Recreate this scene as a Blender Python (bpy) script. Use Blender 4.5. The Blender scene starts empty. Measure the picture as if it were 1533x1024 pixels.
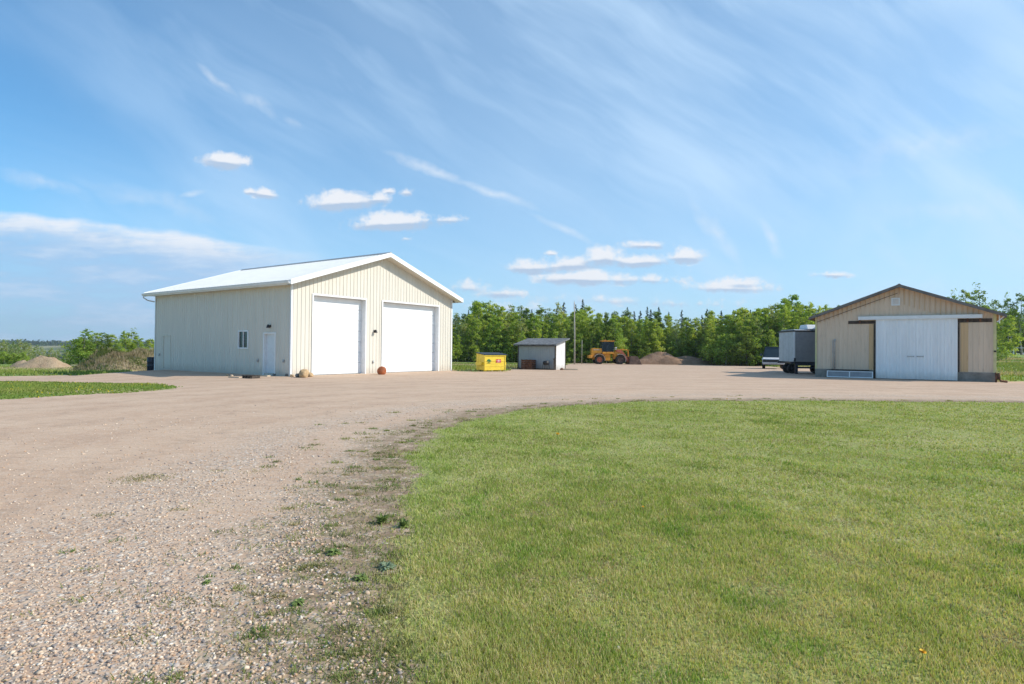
import bpy, math, random
import numpy as np
from mathutils import Matrix, Vector, noise as mn
random.seed(7)
rng = np.random.default_rng(7)
S = bpy.context.scene
HAZE = .00016
COL = S.collection
PI = math.pi
R = math.radians

# ---------------------------------------------------------------- camera
F, CX, CY, W0, H0 = 916.0, 766.5, 512.0, 1533.0, 1024.0
CAMH = 1.5
pitch, roll = math.atan(11 / F), 0.0096
CM = (Matrix.Rotation(PI / 2 + pitch, 3, 'X') @ Matrix.Rotation(roll, 3, 'Z'))
CP = Vector((0, 0, CAMH))
cam_d = bpy.data.cameras.new('camera'); cam = bpy.data.objects.new('camera', cam_d)
COL.objects.link(cam); S.camera = cam
cam.matrix_world = Matrix.Translation(CP) @ CM.to_4x4()
cam_d.sensor_width = 36; cam_d.lens = F / W0 * 36
cam_d.clip_start = .05; cam_d.clip_end = 12000

def ss(a, b, x):
    t = np.clip((x - a) / (b - a), 0, 1)
    return t * t * (3 - 2 * t)

def fnoise(x, y, sc, seed=0):
    """cheap smooth pseudo noise from summed sines (-1..1)"""
    r = np.random.default_rng(seed)
    out = 0
    for k in range(7):
        a = r.uniform(0, 2 * PI); f = sc * r.uniform(.55, 1.9); p = r.uniform(0, 2 * PI)
        out = out + np.sin((x * np.cos(a) + y * np.sin(a)) * f + p + 1.3 * np.sin((x * np.sin(a) - y * np.cos(a)) * f * .7 + p * 2))
    return out / 4.2

def height(x, y):
    x = np.asarray(x, float); y = np.asarray(y, float)
    z = np.zeros(np.broadcast(x, y).shape)
    z = z - .37 * ss(44, 84, y) * ss(-22, -6, x)
    z = z - .24 * np.exp(-(((x + 21) / 7) ** 2 + ((y - 27.5) / 4.5) ** 2))
    L = ss(-23, -34, x) * ss(36, 70, y)
    z = z - .85 * L
    z = z - .35 * ss(-21.5, -27, x) * ss(25, 33, y)
    # the valley at the left
    ratio = -x / np.maximum(y, 1.)
    V = ss(.42, .6, ratio) * ss(-5, 20, y)
    z = z - V * (3.5 * ss(82, 140, y) + 16 * ss(130, 330, y))
    far = V * ss(380, 1500, y)
    z = z + far * (24 + 9 * fnoise(x, y, .0042, 5) * ss(380, 700, y) + 3 * fnoise(x, y, .011, 8))
    z = z + V * ss(2200, 3500, y) * 16
    Rr = ss(30, 48, x) * ss(45, 110, y)
    z = z + 1.75 * Rr
    z = z + .012 * fnoise(x, y, .8, 3) * ss(60, 20, np.abs(x) + np.abs(y))
    return z

def ray(px, py):
    d = CM @ Vector(((px - CX) / F, -(py - CY) / F, -1))
    return d

def ground(px, py):
    d = ray(px, py); z = 0.
    for _ in range(30):
        t = (z - CAMH) / min(d.z, -1e-4)
        x, y = d.x * t, d.y * t
        z = .5 * z + .5 * float(height(x, y))
    return Vector((x, y, float(height(x, y))))

def at(px, Y):
    """ground point under image column px at distance Y"""
    d = ray(px, 530)
    x = d.x / d.y * Y
    return Vector((x, Y, float(height(x, Y))))

# ---------------------------------------------------------------- materials
def mat(name):
    m = bpy.data.materials.new(name); m.use_nodes = True
    nt = m.node_tree
    return m, nt, nt.nodes['Principled BSDF']

class N:
    """tiny node-expression helper"""
    def __init__(s, nt): s.nt = nt
    def new(s, t, **k):
        n = s.nt.nodes.new(t)
        for a, b in k.items(): setattr(n, a, b)
        return n
    def put(s, sock, v):
        if isinstance(v, bpy.types.NodeSocket): s.nt.links.new(v, sock)
        elif v is not None: sock.default_value = v
    def math(s, op, a, b=None, c=None, clamp=False):
        n = s.new('ShaderNodeMath', operation=op, use_clamp=clamp)
        for i, v in enumerate((a, b, c)): s.put(n.inputs[i], v)
        return n.outputs[0]
    def add(s, a, b): return s.math('ADD', a, b)
    def sub(s, a, b): return s.math('SUBTRACT', a, b)
    def mul(s, a, b): return s.math('MULTIPLY', a, b)
    def sstep(s, x, a, b, lo=0., hi=1.):
        n = s.new('ShaderNodeMapRange', interpolation_type='SMOOTHSTEP')
        s.put(n.inputs[0], x); n.inputs[1].default_value = a; n.inputs[2].default_value = b
        n.inputs[3].default_value = lo; n.inputs[4].default_value = hi
        return n.outputs[0]
    def noise(s, vec, sc, detail=4, rough=.55, dist=0., dim='3D'):
        n = s.new('ShaderNodeTexNoise'); n.noise_dimensions = dim
        s.put(n.inputs['Vector'], vec)
        n.inputs['Scale'].default_value = sc; n.inputs['Detail'].default_value = detail
        n.inputs['Roughness'].default_value = rough; n.inputs['Distortion'].default_value = dist
        return n.outputs['Fac']
    def voro(s, vec, sc, feat='F1', out='Distance', rnd=1.):
        n = s.new('ShaderNodeTexVoronoi'); n.feature = feat
        s.put(n.inputs['Vector'], vec); n.inputs['Scale'].default_value = sc
        n.inputs['Randomness'].default_value = rnd
        return n.outputs[out]
    def mix(s, f, a, b, mode='MIX'):
        n = s.new('ShaderNodeMix', data_type='RGBA', blend_type=mode)
        s.put(n.inputs[0], f)
        for i, v in ((6, a), (7, b)):
            if not isinstance(v, bpy.types.NodeSocket): v = (*v[:3], 1)
            s.put(n.inputs[i], v)
        return n.outputs[2]
    def attr(s, name, out='Fac'):
        return s.new('ShaderNodeAttribute', attribute_name=name).outputs[out]
    def pos(s): return s.new('ShaderNodeNewGeometry').outputs['Position']
    def obj(s): return s.new('ShaderNodeTexCoord').outputs['Object']
    def ramp(s, f, stops):
        n = s.new('ShaderNodeValToRGB'); s.put(n.inputs[0], f)
        e = n.color_ramp.elements
        while len(e) < len(stops): e.new(.5)
        for i, (p, c) in enumerate(stops):
            e[i].position = p; e[i].color = (*c, 1)
        return n.outputs[0]
    def bump(s, h, strength, dist, nrm=None):
        n = s.new('ShaderNodeBump'); n.inputs['Strength'].default_value = strength
        n.inputs['Distance'].default_value = dist; s.put(n.inputs['Height'], h)
        if nrm is not None: s.put(n.inputs['Normal'], nrm)
        return n.outputs[0]
    def xyz(s, v):
        n = s.new('ShaderNodeSeparateXYZ'); s.put(n.inputs[0], v); return n.outputs
    def comb(s, x, y, z=0.):
        n = s.new('ShaderNodeCombineXYZ')
        for i, v in enumerate((x, y, z)): s.put(n.inputs[i], v)
        return n.outputs[0]

def paint(name, col, rough=.5, var=.06, dirt=None, dirt_amt=.35, metal=0., bump=0., scale=3., spec=.5):
    """painted / plain surface with slight tone variation and blotchy dirt"""
    m, nt, b = mat(name); n = N(nt); o = n.obj()
    f = n.noise(o, scale, 5, .6)
    lo = tuple(c * (1 - var * 2) for c in col); hi = tuple(min(1, c * (1 + var)) for c in col)
    c = n.mix(n.sstep(f, .3, .7), lo, hi)
    if dirt:
        g = n.noise(o, scale * 2.7, 7, .7, .5)
        c = n.mix(n.sstep(g, .52, .74, 0, dirt_amt), c, dirt)
    n.put(b.inputs['Base Color'], c)
    b.inputs['Roughness'].default_value = rough; b.inputs['Metallic'].default_value = metal
    b.inputs['Specular IOR Level'].default_value = spec
    if bump: n.put(b.inputs['Normal'], n.bump(n.noise(o, scale * 12, 6, .6), bump, .01))
    return m

M = {}
def siding(name, col, streak, amt, foot=None):
    """vertical metal siding: tone varies from panel to panel, faint runs of dirt, splashed foot"""
    m, nt, b = mat(name); n = N(nt); x, y, z = n.xyz(n.obj())
    v = n.comb(n.mul(x, 1.), n.mul(y, 1.), n.mul(z, .12))
    f = n.noise(v, 2.3, 4, .6); g = n.noise(v, 9, 5, .65)
    c = n.mix(n.sstep(f, .3, .7), tuple(k * .95 for k in col), tuple(min(1, k * 1.03) for k in col))
    c = n.mix(n.sstep(g, .5, .8, 0, amt), c, streak)
    if foot is not None:
        s_ = n.noise(n.obj(), 3, 5, .6)
        zz = n.add(z, n.mul(n.sub(s_, .5), .5))
        c = n.mix(n.sstep(zz, .55, .0, 0, .45), c, foot)
    n.put(b.inputs['Base Color'], c); b.inputs['Roughness'].default_value = .45
    b.inputs['Specular IOR Level'].default_value = .35
    n.put(b.inputs['Normal'], n.bump(n.noise(n.obj(), 5, 3, .5), .12, .02))
    return m

M['cream'] = siding('cream_siding', (.66, .625, .55), (.45, .42, .35), .12, (.42, .35, .28))
M['beige'] = siding('beige_siding', (.70, .545, .41), (.34, .24, .15), .5, (.3, .25, .2))
M['barnwhite'] = siding('white_siding', (.84, .86, .88), (.5, .5, .48), .25, (.5, .42, .35))
M['white'] = paint('white_trim_paint', (.8, .81, .82), .4, .03, (.5, .46, .4), .2)
M['doorwhite'] = paint('white_door_paint', (.84, .86, .88), .4, .02, (.6, .55, .48), .12)
M['rooftin'] = siding('white_roof_metal', (.56, .58, .585), (.42, .42, .42), .25)
M['soffit'] = paint('soffit_metal', (.66, .64, .56), .5, .03)
M['galv'] = paint('galvanised_metal', (.45, .46, .47), .45, .1, (.25, .2, .16), .3, .3)
M['black'] = paint('black_plastic', (.02, .02, .022), .5, .2)
M['darkblue'] = paint('dark_barrel_plastic', (.012, .018, .035), .45, .2)
M['glass'] = None
def glass(name, col, rough=.06):
    m, nt, b = mat(name); n = N(nt)
    f = n.noise(n.obj(), 2.2, 3)
    n.put(b.inputs['Base Color'], n.mix(f, tuple(c * .6 for c in col), col))
    b.inputs['Roughness'].default_value = rough; b.inputs['Specular IOR Level'].default_value = .6
    b.inputs['Coat Weight'].default_value = .15; b.inputs['Coat Roughness'].default_value = .05
    return m
M['glass'] = glass('window_glass', (.015, .03, .035), .12)
M['cabglass'] = glass('cab_glass', (.03, .05, .06))
M['concrete'] = paint('foundation_concrete', (.27, .25, .22), .9, .15, (.14, .12, .1), .6, bump=.5, scale=2)
M['shingle'] = paint('grey_shingles', (.17, .175, .18), .9, .2, (.09, .09, .09), .5, bump=.6, scale=4)
M['barnroof'] = paint('weathered_roof_metal', (.17, .155, .145), .7, .15, (.2, .12, .07), .35)
M['orangewood'] = paint('stained_soffit_wood', (.40, .21, .09), .8, .2, (.2, .12, .07), .5)
M['darkwood'] = paint('dark_weathered_timber', (.07, .055, .045), .9, .3, (.2, .15, .1), .5, bump=.5, scale=6)
M['rust'] = paint('rusty_steel', (.17, .07, .035), .85, .3, (.08, .05, .04), .7, bump=.5, scale=6)
M['yellow'] = paint('yellow_bin_paint', (.82, .60, .05), .45, .06, (.35, .22, .08), .35)
M['green'] = paint('green_print', (.02, .16, .05), .5)
M['red'] = paint('red_print', (.55, .02, .02), .5)
M['loader'] = paint('loader_paint', (.68, .29, .02), .5, .12, (.25, .13, .06), .6)
M['loaderred'] = paint('faded_red_paint', (.45, .12, .06), .6, .15, (.2, .1, .06), .5)
M['palemud'] = paint('dusty_fender', (.45, .38, .32), .8, .15, (.3, .2, .14), .5)
M['tyre'] = paint('tyre_rubber', (.022, .021, .02), .9, .3, (.16, .12, .09), .6, bump=.4, scale=5)
M['bucket'] = paint('worn_bucket_steel', (.16, .10, .075), .6, .25, (.3, .22, .16), .6, .3, scale=3)
M['boxlight'] = paint('silver_box_panel', (.44, .50, .52), .45, .06, (.3, .28, .26), .3)
M['boxdark'] = paint('graphite_box_panel', (.28, .285, .30), .45, .06, (.12, .1, .1), .3)
M['truckwhite'] = paint('white_vehicle_paint', (.7, .73, .77), .25, .03, (.4, .36, .3), .25)
M['truckblue'] = paint('dark_blue_vehicle_paint', (.02, .035, .06), .3, .1)
M['stoneT'] = paint('tan_boulder', (.52, .36, .2), .9, .15, (.3, .24, .2), .6, bump=.8, scale=4)
M['stoneG'] = paint('grey_boulder', (.2, .19, .18), .9, .2, (.1, .1, .1), .6, bump=.8, scale=4)
M['orange'] = paint('orange_ball', (.42, .12, .04), .8, .25, (.14, .09, .07), .75, bump=.6, scale=2.5)
M['pole'] = paint('grey_pole_wood', (.42, .38, .33), .85, .1, (.2, .17, .14), .5, scale=4)
M['rail'] = paint('white_rail_paint', (.75, .76, .76), .6, .04)
M['shedshade'] = siding('shaded_shed_boards', (.33, .37, .40), (.17, .17, .18), .7, (.25, .2, .17))  # grey-blue of the shaded front put into the board colour
M['shedlit'] = siding('sunlit_peeling_boards', (.74, .74, .74), (.3, .29, .28), .8, (.3, .25, .2))  # brightness of the sunlit end put into the board colour
M['plank'] = paint('pale_plank', (.55, .45, .33), .8, .1, (.3, .22, .15), .5)

# ---------------------------------------------------------------- mesh builder
class MB:
    def __init__(s, T=None): s.v = []; s.f = []; s.m = []; s.T = T or Matrix.Identity(4); s.mi = 0
    def add(s, vs, fs):
        b = len(s.v)
        s.v += [tuple(s.T @ Vector(p)) for p in vs]
        s.f += [tuple(b + i for i in f) for f in fs]; s.m += [s.mi] * len(fs)
    def box(s, x0, x1, y0, y1, z0, z1, rot=None):
        vs = [(x, y, z) for z in (z0, z1) for y in (y0, y1) for x in (x0, x1)]
        if rot:
            c = Vector(((x0 + x1) / 2, (y0 + y1) / 2, (z0 + z1) / 2))
            vs = [tuple(c + rot @ (Vector(p) - c)) for p in vs]
        s.add(vs, [(0, 2, 3, 1), (4, 5, 7, 6), (0, 1, 5, 4), (1, 3, 7, 5), (3, 2, 6, 7), (2, 0, 4, 6)])
        return s
    def bar(s, a, b, w, h, up=(0, 0, 1)):
        a, b = Vector(a), Vector(b); d = (b - a).normalized(); u = Vector(up)
        if abs(d.dot(u)) > .98: u = Vector((1, 0, 0))
        x = d.cross(u).normalized(); u = x.cross(d)
        vs = [tuple(p + x * i * w / 2 + u * j * h / 2) for p in (a, b) for i, j in ((-1, -1), (1, -1), (1, 1), (-1, 1))]
        s.add(vs, [(0, 1, 2, 3), (7, 6, 5, 4), (0, 4, 5, 1), (1, 5, 6, 2), (2, 6, 7, 3), (3, 7, 4, 0)])
        return s
    def tube(s, pts, rs, n=10, cap=True):
        pts = [Vector(p) for p in pts]
        if not isinstance(rs, (list, tuple)): rs = [rs] * len(pts)
        vs = []; fs = []
        for i, p in enumerate(pts):
            d = (pts[min(i + 1, len(pts) - 1)] - pts[max(i - 1, 0)]).normalized()
            u = Vector((0, 0, 1)) if abs(d.z) < .9 else Vector((0, 1, 0))
            x = d.cross(u).normalized(); y = d.cross(x)
            for k in range(n):
                a = 2 * PI * k / n
                vs.append(tuple(p + (x * math.cos(a) + y * math.sin(a)) * rs[i]))
        for i in range(len(pts) - 1):
            for k in range(n):
                fs.append((i * n + k, i * n + (k + 1) % n, (i + 1) * n + (k + 1) % n, (i + 1) * n + k))
        if cap:
            fs.append(tuple(range(n - 1, -1, -1))); fs.append(tuple(range((len(pts) - 1) * n, len(pts) * n)))
        s.add(vs, fs); return s
    def lathe(s, prof, c, axis='Z', n=24):
        """prof: (radius, along)"""
        vs = []; fs = []
        for r, h in prof:
            for k in range(n):
                a = 2 * PI * k / n; p = (r * math.cos(a), r * math.sin(a), h)
                if axis == 'Y': p = (p[0], p[2], p[1])
                if axis == 'X': p = (p[2], p[0], p[1])
                vs.append((c[0] + p[0], c[1] + p[1], c[2] + p[2]))
        for i in range(len(prof) - 1):
            for k in range(n):
                fs.append((i * n + k, i * n + (k + 1) % n, (i + 1) * n + (k + 1) % n, (i + 1) * n + k))
        s.add(vs, fs); return s
    def prism(s, poly, y0, y1):
        """poly in x,z extruded along y"""
        n = len(poly)
        vs = [(x, y0, z) for x, z in poly] + [(x, y1, z) for x, z in poly]
        fs = [tuple(range(n)), tuple(range(2 * n - 1, n - 1, -1))]
        fs += [(i, i + n, (i + 1) % n + n, (i + 1) % n) for i in range(n)]
        s.add(vs, fs); return s
    def prismx(s, poly, x0, x1):
        n = len(poly)
        vs = [(x0, y, z) for y, z in poly] + [(x1, y, z) for y, z in poly]
        fs = [tuple(range(n)), tuple(range(2 * n - 1, n - 1, -1))]
        fs += [(i, i + n, (i + 1) % n + n, (i + 1) % n) for i in range(n)]
        s.add(vs, fs); return s
    def build(s, name, m, parent=None, bevel=0., smooth=False, label=None):
        me = bpy.data.meshes.new(name); me.from_pydata(s.v, [], s.f)
        for mm in (m if isinstance(m, (list, tuple)) else [m]): me.materials.append(mm)
        me.polygons.foreach_set('material_index', s.m)
        if smooth: me.polygons.foreach_set('use_smooth', [True] * len(s.f))
        me.validate(); me.update()
        import bmesh
        bm = bmesh.new(); bm.from_mesh(me)
        bmesh.ops.recalc_face_normals(bm, faces=bm.faces); bm.to_mesh(me); bm.free()
        o = bpy.data.objects.new(name, me); COL.objects.link(o)
        if parent: o.parent = parent
        if bevel:
            bv = o.modifiers.new('bevel', 'BEVEL'); bv.width = bevel; bv.segments = 2; bv.limit_method = 'ANGLE'; bv.angle_limit = R(40)
        if label: o['label'] = label
        return o

def tag(o, label=None, cat=None, group=None, kind=None):
    if label: o['label'] = label
    if cat: o['category'] = cat
    if group: o['group'] = group
    if kind: o['kind'] = kind
    return o

def empty(name, loc, rz, label, cat, group=None):
    o = bpy.data.objects.new(name, None); COL.objects.link(o)
    o.location = loc; o.rotation_euler = (0, 0, rz); o.empty_display_size = .3
    return tag(o, label, cat, group)

def copy_tree(o, parent=None):
    c = o.copy(); COL.objects.link(c)
    if parent: c.parent = parent
    for ch in list(o.children): copy_tree(ch, c)
    return c

def npmesh(name, V, Fc, m, k=3, cols=None, smooth=False):
    """fast mesh from numpy: V (n,3), Fc (m,k); cols per-vertex rgb"""
    me = bpy.data.meshes.new(name)
    me.vertices.add(len(V)); me.vertices.foreach_set('co', np.ascontiguousarray(V, dtype=np.float32).ravel())
    me.loops.add(len(Fc) * k); me.loops.foreach_set('vertex_index', np.ascontiguousarray(Fc, dtype=np.int32).ravel())
    me.polygons.add(len(Fc)); me.polygons.foreach_set('loop_start', np.arange(0, len(Fc) * k, k, dtype=np.int32))
    me.update(calc_edges=True)
    if smooth: me.polygons.foreach_set('use_smooth', np.ones(len(Fc), dtype=bool))
    if cols is not None:
        a = me.attributes.new('tint', 'FLOAT_COLOR', 'POINT')
        c4 = np.ones((len(V), 4), dtype=np.float32); c4[:, :3] = cols
        a.data.foreach_set('color', c4.ravel())
    me.materials.append(m)
    return me

def link(name, me, parent=None):
    o = bpy.data.objects.new(name, me); COL.objects.link(o)
    if parent: o.parent = parent
    return o
# ---------------------------------------------------------------- sun and sky
sdir = Vector((1.35, -.12, .98)).normalized()
sun_el = math.asin(sdir.z); sun_az = math.atan2(sdir.x, sdir.y)
sl = bpy.data.lights.new('sun', 'SUN'); sl.energy = 4.4; sl.angle = R(.5); sl.color = (1, .925, .81)
so = bpy.data.objects.new('sun', sl); COL.objects.link(so)
so.rotation_euler = sdir.to_track_quat('Z', 'Y').to_euler()

wd = bpy.data.worlds.new('World'); S.world = wd; wd.use_nodes = True
nt = wd.node_tree; n = N(nt); bg = nt.nodes['Background']
sky = n.new('ShaderNodeTexSky', sky_type='NISHITA'); sky.sun_disc = False
sky.sun_elevation = sun_el; sky.sun_rotation = sun_az
sky.air_density = 1.0; sky.dust_density = .6; sky.ozone_density = 1.2
g = n.new('ShaderNodeTexCoord').outputs['Generated']
X, Y, Z = n.xyz(g)
Yc = n.math('MAXIMUM', Y, .08)
u = n.math('DIVIDE', X, Yc); v = n.math('DIVIDE', Z, Yc)
front = n.sstep(Y, .05, .25)
# sheet coordinates of a high cloud layer (perspective of a flat layer above the ground)
Zc = n.math('MAXIMUM', n.add(Z, .09), .03)
su = n.math('DIVIDE', X, Zc); sv = n.math('DIVIDE', Y, Zc)
def rot(a, b, ang, sa, sb):
    c, s_ = math.cos(R(ang)), math.sin(R(ang))
    return n.comb(n.mul(n.add(n.mul(a, c), n.mul(b, s_)), sa), n.mul(n.sub(n.mul(b, c), n.mul(a, s_)), sb))
c1 = rot(u, v, -33, 1.1, 5.0)
w1 = n.noise(rot(u, v, 20, 1.5, 1.5), 1.3, 2)
dv = n.new('ShaderNodeVectorMath', operation='ADD'); n.put(dv.inputs[0], c1); n.put(dv.inputs[1], n.comb(n.mul(w1, .4), n.mul(w1, .7)))
st1 = n.noise(dv.outputs[0], 1.2, 5, .58)
st2 = n.noise(rot(su, sv, 62, .22, 1.0), 1.0, 4, .58)
big = n.noise(n.comb(u, n.mul(v, 1.6), 3.3), 1.5, 2, .5)
veil = n.mul(n.sstep(st1, .34, .68), n.sstep(big, .28, .56))
veil2 = n.mul(n.sstep(st2, .36, .80), .45)
veil = n.math('MAXIMUM', n.mul(veil, .72), veil2)
rightmask = n.sstep(n.add(u, n.mul(v, .15)), -.50, .75, .08, .75)
lowmask = n.sstep(v, .45, .0, 0, .45)
allv = n.math('ADD', veil, n.mul(rightmask, .45)); allv = n.add(allv, lowmask)
allv = n.add(n.mul(allv, .62), .15)
allv = n.mul(allv, n.sstep(n.add(u, n.mul(v, -.35)), -1.15, -.35, .30, 1.))
allv = n.math('MINIMUM', allv, .85)

def uv_of(px, py):
    d = ray(px, py); return d.x / d.y, d.z / d.y
fine = n.noise(n.comb(u, n.mul(v, 1.15), .5), 26, 5, .62)
mid = n.noise(n.comb(u, n.mul(v, 1.3), 8.), 11, 3, .6)
puff = n.noise(n.comb(u, v, 2.5), 60, 3, .65)
fn = n.add(n.add(n.mul(n.sub(fine, .5), 3.0), n.mul(n.sub(puff, .5), 1.6)), n.mul(n.sub(mid, .5), 2.0))
def blob(px, py, ax, ay, wt=1., ang=0):
    uu, vv = uv_of(px, py)
    du, dv_ = n.sub(u, uu), n.sub(v, vv)
    if ang:
        c, s_ = math.cos(R(ang)), math.sin(R(ang))
        du, dv_ = n.add(n.mul(du, c), n.mul(dv_, s_)), n.sub(n.mul(dv_, c), n.mul(du, s_))
    a = n.mul(du, F / ax); b = n.mul(dv_, F / (ay * 1.25))
    # flat bottoms: the lower half of a cloud ends sooner than its upper half
    lowb = n.mul(n.math('MINIMUM', b, 0.), 1.5); b = n.add(n.math('MAXIMUM', b, 0.), lowb)
    d = n.math('SQRT', n.add(n.mul(a, a), n.mul(b, b)))
    return n.mul(n.sub(1., d), wt), b
cum = None; lift = None
for px, py, ax, ay, wt, ang in [
    (338, 243, 46, 17, 1.1, -8), (399, 292, 28, 11, 1.05, -8), (375, 288, 12, 6, .7, 0), (514, 304, 66, 18, 1.15, 4), (568, 299, 20, 12, .8, 0), (592, 335, 86, 18, 1.25, 3),
    (581, 287, 12, 6, .7, 0), (610, 289, 12, 7, .55, 0), (608, 358, 12, 4, .5, 0), (668, 330, 45, 8, .55, 0),
    (790, 402, 48, 14, .9, 0), (850, 398, 60, 18, 1, 4), (905, 388, 42, 18, 1, 0), (960, 393, 60, 13, 1, 3), (1025, 386, 34, 14, 1, 0),
    (865, 418, 80, 15, .95, 0), (960, 420, 90, 12, .65, 0), (1090, 432, 100, 11, .6, 0), (1110, 424, 45, 9, .65, 0),
    (970, 368, 40, 9, .75, 0), (1244, 412, 36, 7, .75, 0), (826, 380, 12, 5, .7, 0), (750, 440, 45, 10, .6, 0), (700, 432, 50, 10, .4, 0), (760, 462, 100, 9, .35, 0),
    (900, 450, 120, 9, .35, 0), (1020, 455, 120, 9, .35, 0)]:
    f_, b_ = blob(px, py, ax, ay, wt, ang)
    cum = f_ if cum is None else n.math('MAXIMUM', cum, f_)
    t_ = n.mul(n.math('MAXIMUM', f_, 0.), b_)
    lift = t_ if lift is None else n.add(lift, t_)
cum = n.add(cum, n.mul(fn, .50))
cuma = n.mul(n.sstep(cum, .0, .62, 0, .92), front)
# thin bright wisps
wis = None
for x0, y0, x1, y1, wd_, wt in [(298, 98, 352, 142, 8, .42), (360, 140, 410, 174, 11, .36), (425, 178, 452, 190, 8, .25), (585, 230, 700, 276, 10, .6), (680, 268, 800, 310, 8, .55),
                            (800, 322, 885, 362, 7, .45), (0, 258, 130, 290, 12, .35), (268, 296, 306, 286, 6, .45), (290, 238, 330, 246, 4, .4), (1040, 300, 1110, 400, 14, .4), (1135, 330, 1170, 385, 12, .45),
                            (1250, 240, 1533, 190, 36, .28), (1300, 320, 1533, 300, 30, .22), (120, 270, 330, 330, 16, .25)]:
    ua, va = uv_of(x0, y0); ub, vb = uv_of(x1, y1)
    L = math.hypot(ub - ua, vb - va); ang = math.degrees(math.atan2(vb - va, ub - ua))
    du, dv_ = n.sub(u, (ua + ub) / 2), n.sub(v, (va + vb) / 2)
    c, s_ = math.cos(R(ang)), math.sin(R(ang))
    a = n.mul(n.add(n.mul(du, c), n.mul(dv_, s_)), 2 / L * .8); b = n.mul(n.sub(n.mul(dv_, c), n.mul(du, s_)), F / wd_)
    b = n.add(b, n.mul(n.sub(mid, .5), 3.2))
    d = n.sub(1., n.math('SQRT', n.add(n.mul(a, a), n.mul(b, b))))
    d = n.mul(n.math('MAXIMUM', d, 0.), wt)
    wis = d if wis is None else n.math('MAXIMUM', wis, d)
wisa = n.mul(n.mul(wis, n.sstep(fine, .25, .65, .35, 1.25)), front)
# the stratus bank low at the left: bright torn upper edge, bluish grey body
edge = n.add(n.mul(n.add(u, .83), -.12), .215)          # upper edge height as a function of u
edge = n.add(edge, n.mul(n.sub(mid, .5), .03))
below = n.sub(edge, v)
umask = n.sstep(u, -.28, -.50)
streakb = n.noise(n.comb(n.mul(u, 1.), n.mul(v, 5.), 4.), 7, 4, .62)
banka = n.mul(n.mul(n.sstep(below, -.004, .02), n.sstep(below, .34, .08, .7, 1.)), umask)
bankb = n.mul(banka, n.sstep(streakb, .3, .65, .6, .95))
bankrim = n.mul(n.sstep(below, .045, .0), n.sstep(streakb, .3, .6, .3, 1.))
skyc = n.mix(1., sky.outputs[0], (.54, 1.18, 1.52), 'MULTIPLY')
K = 10.
c = n.mix(allv, skyc, (.54 * K, .735 * K, .95 * K))
bankcol = n.mix(n.sstep(streakb, .42, .7), (.33 * K, .51 * K, .76 * K), (.50 * K, .65 * K, .84 * K))
c = n.mix(n.mul(bankb, front), c, bankcol)
rima = n.mul(n.mul(n.mul(n.sstep(below, -.008, .004), n.sstep(below, .045, .004)), umask), n.sstep(n.add(streakb, n.mul(fine, .4)), .48, .80, .30, .95))
c = n.mix(n.mul(rima, front), c, (.78 * K, .82 * K, .88 * K))
c = n.mix(n.math('MINIMUM', wisa, .8), c, (.72 * K, .79 * K, .88 * K))
shade = n.sstep(n.add(lift, n.mul(n.sub(fine, .5), .35)), -.12, .10)
cc = n.mix(shade, (.42 * K, .53 * K, .69 * K), (.82 * K, .83 * K, .86 * K))
c = n.mix(cuma, c, cc)
n.put(bg.inputs[0], c); bg.inputs[1].default_value = .1
wd.cycles.sampling_method = 'MANUAL'; wd.cycles.sample_map_resolution = 512

S.view_settings.view_transform = 'Standard'; S.view_settings.look = 'None'
S.view_settings.exposure = .2; S.view_settings.gamma = 1
S.cycles.max_bounces = 6; S.cycles.transparent_max_bounces = 8
S.cycles.use_denoising = True

# ---------------------------------------------------------------- ground
def wpoly(pts): return np.array([tuple(ground(*p))[:2] for p in pts])
lawn_px = [(598, 868), (600, 820), (603, 780), (600, 745), (606, 715), (618, 688), (632, 662), (655, 645), (690, 633), (740, 621), (790, 613), (850, 607), (950, 602), (1050, 600), (1200, 600), (1350, 601), (1533, 603)]
LP = wpoly(lawn_px)
near = wpoly([(640, 1024), (625, 985), (608, 945), (600, 905)])
LAWN = np.vstack([[(-.1, -3), (-.25, .8)], near, LP, [(22, 15.6), (34, 13), (34, -3)]])
YARD = np.vstack([wpoly([(1533, 571), (1497, 572)]), [(26.5, 33.2), (34, 45), (34, 52)], [tuple(at(1175, 66))[:2]],
                  wpoly([(1160, 549), (1100, 546.5), (1000, 545), (900, 543.6), (862, 543.5), (850, 545), (838, 548), (770, 552.5), (757, 556), (712, 556.5), (678, 555.5)]),
                  [(-4, 43.), (-9, 47.2), (-23.2, 40.2)], wpoly([(222, 553), (160, 559), (100, 562), (0, 563.5)]),
                  [(-60, 29), (-60, -3), (40, -3), (40, 13), (36, 30)]])
ISLE = wpoly([(-60, 571.5), (60, 571.5), (140, 573), (215, 574.5), (262, 579), (258, 583), (180, 588), (90, 592.5), (0, 597), (-60, 600)])

def sdist(P, poly):
    """signed distance (positive inside) of points P (n,2) to polygon"""
    x, y = P[:, 0], P[:, 1]
    d = np.full(len(P), 1e9); ins = np.zeros(len(P), bool)
    m_ = len(poly)
    for i in range(m_):
        a = poly[i]; b = poly[(i + 1) % m_]; ab = b - a
        t = np.clip(((x - a[0]) * ab[0] + (y - a[1]) * ab[1]) / max(ab @ ab, 1e-9), 0, 1)
        d = np.minimum(d, np.hypot(x - a[0] - t * ab[0], y - a[1] - t * ab[1]))
        c_ = ((a[1] > y) != (b[1] > y)) & (x < (b[0] - a[0]) * (y - a[1]) / (b[1] - a[1] + 1e-12) + a[0])
        ins ^= c_
    return np.where(ins, d, -d)

def wob(P, amp):      # ragged natural borders
    x, y = P[:, 0], P[:, 1]
    return amp * (.6 * fnoise(x, y, 1.6, 11) + .5 * fnoise(x, y, 4.5, 12) + .5 * fnoise(x, y, 12., 13))

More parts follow.
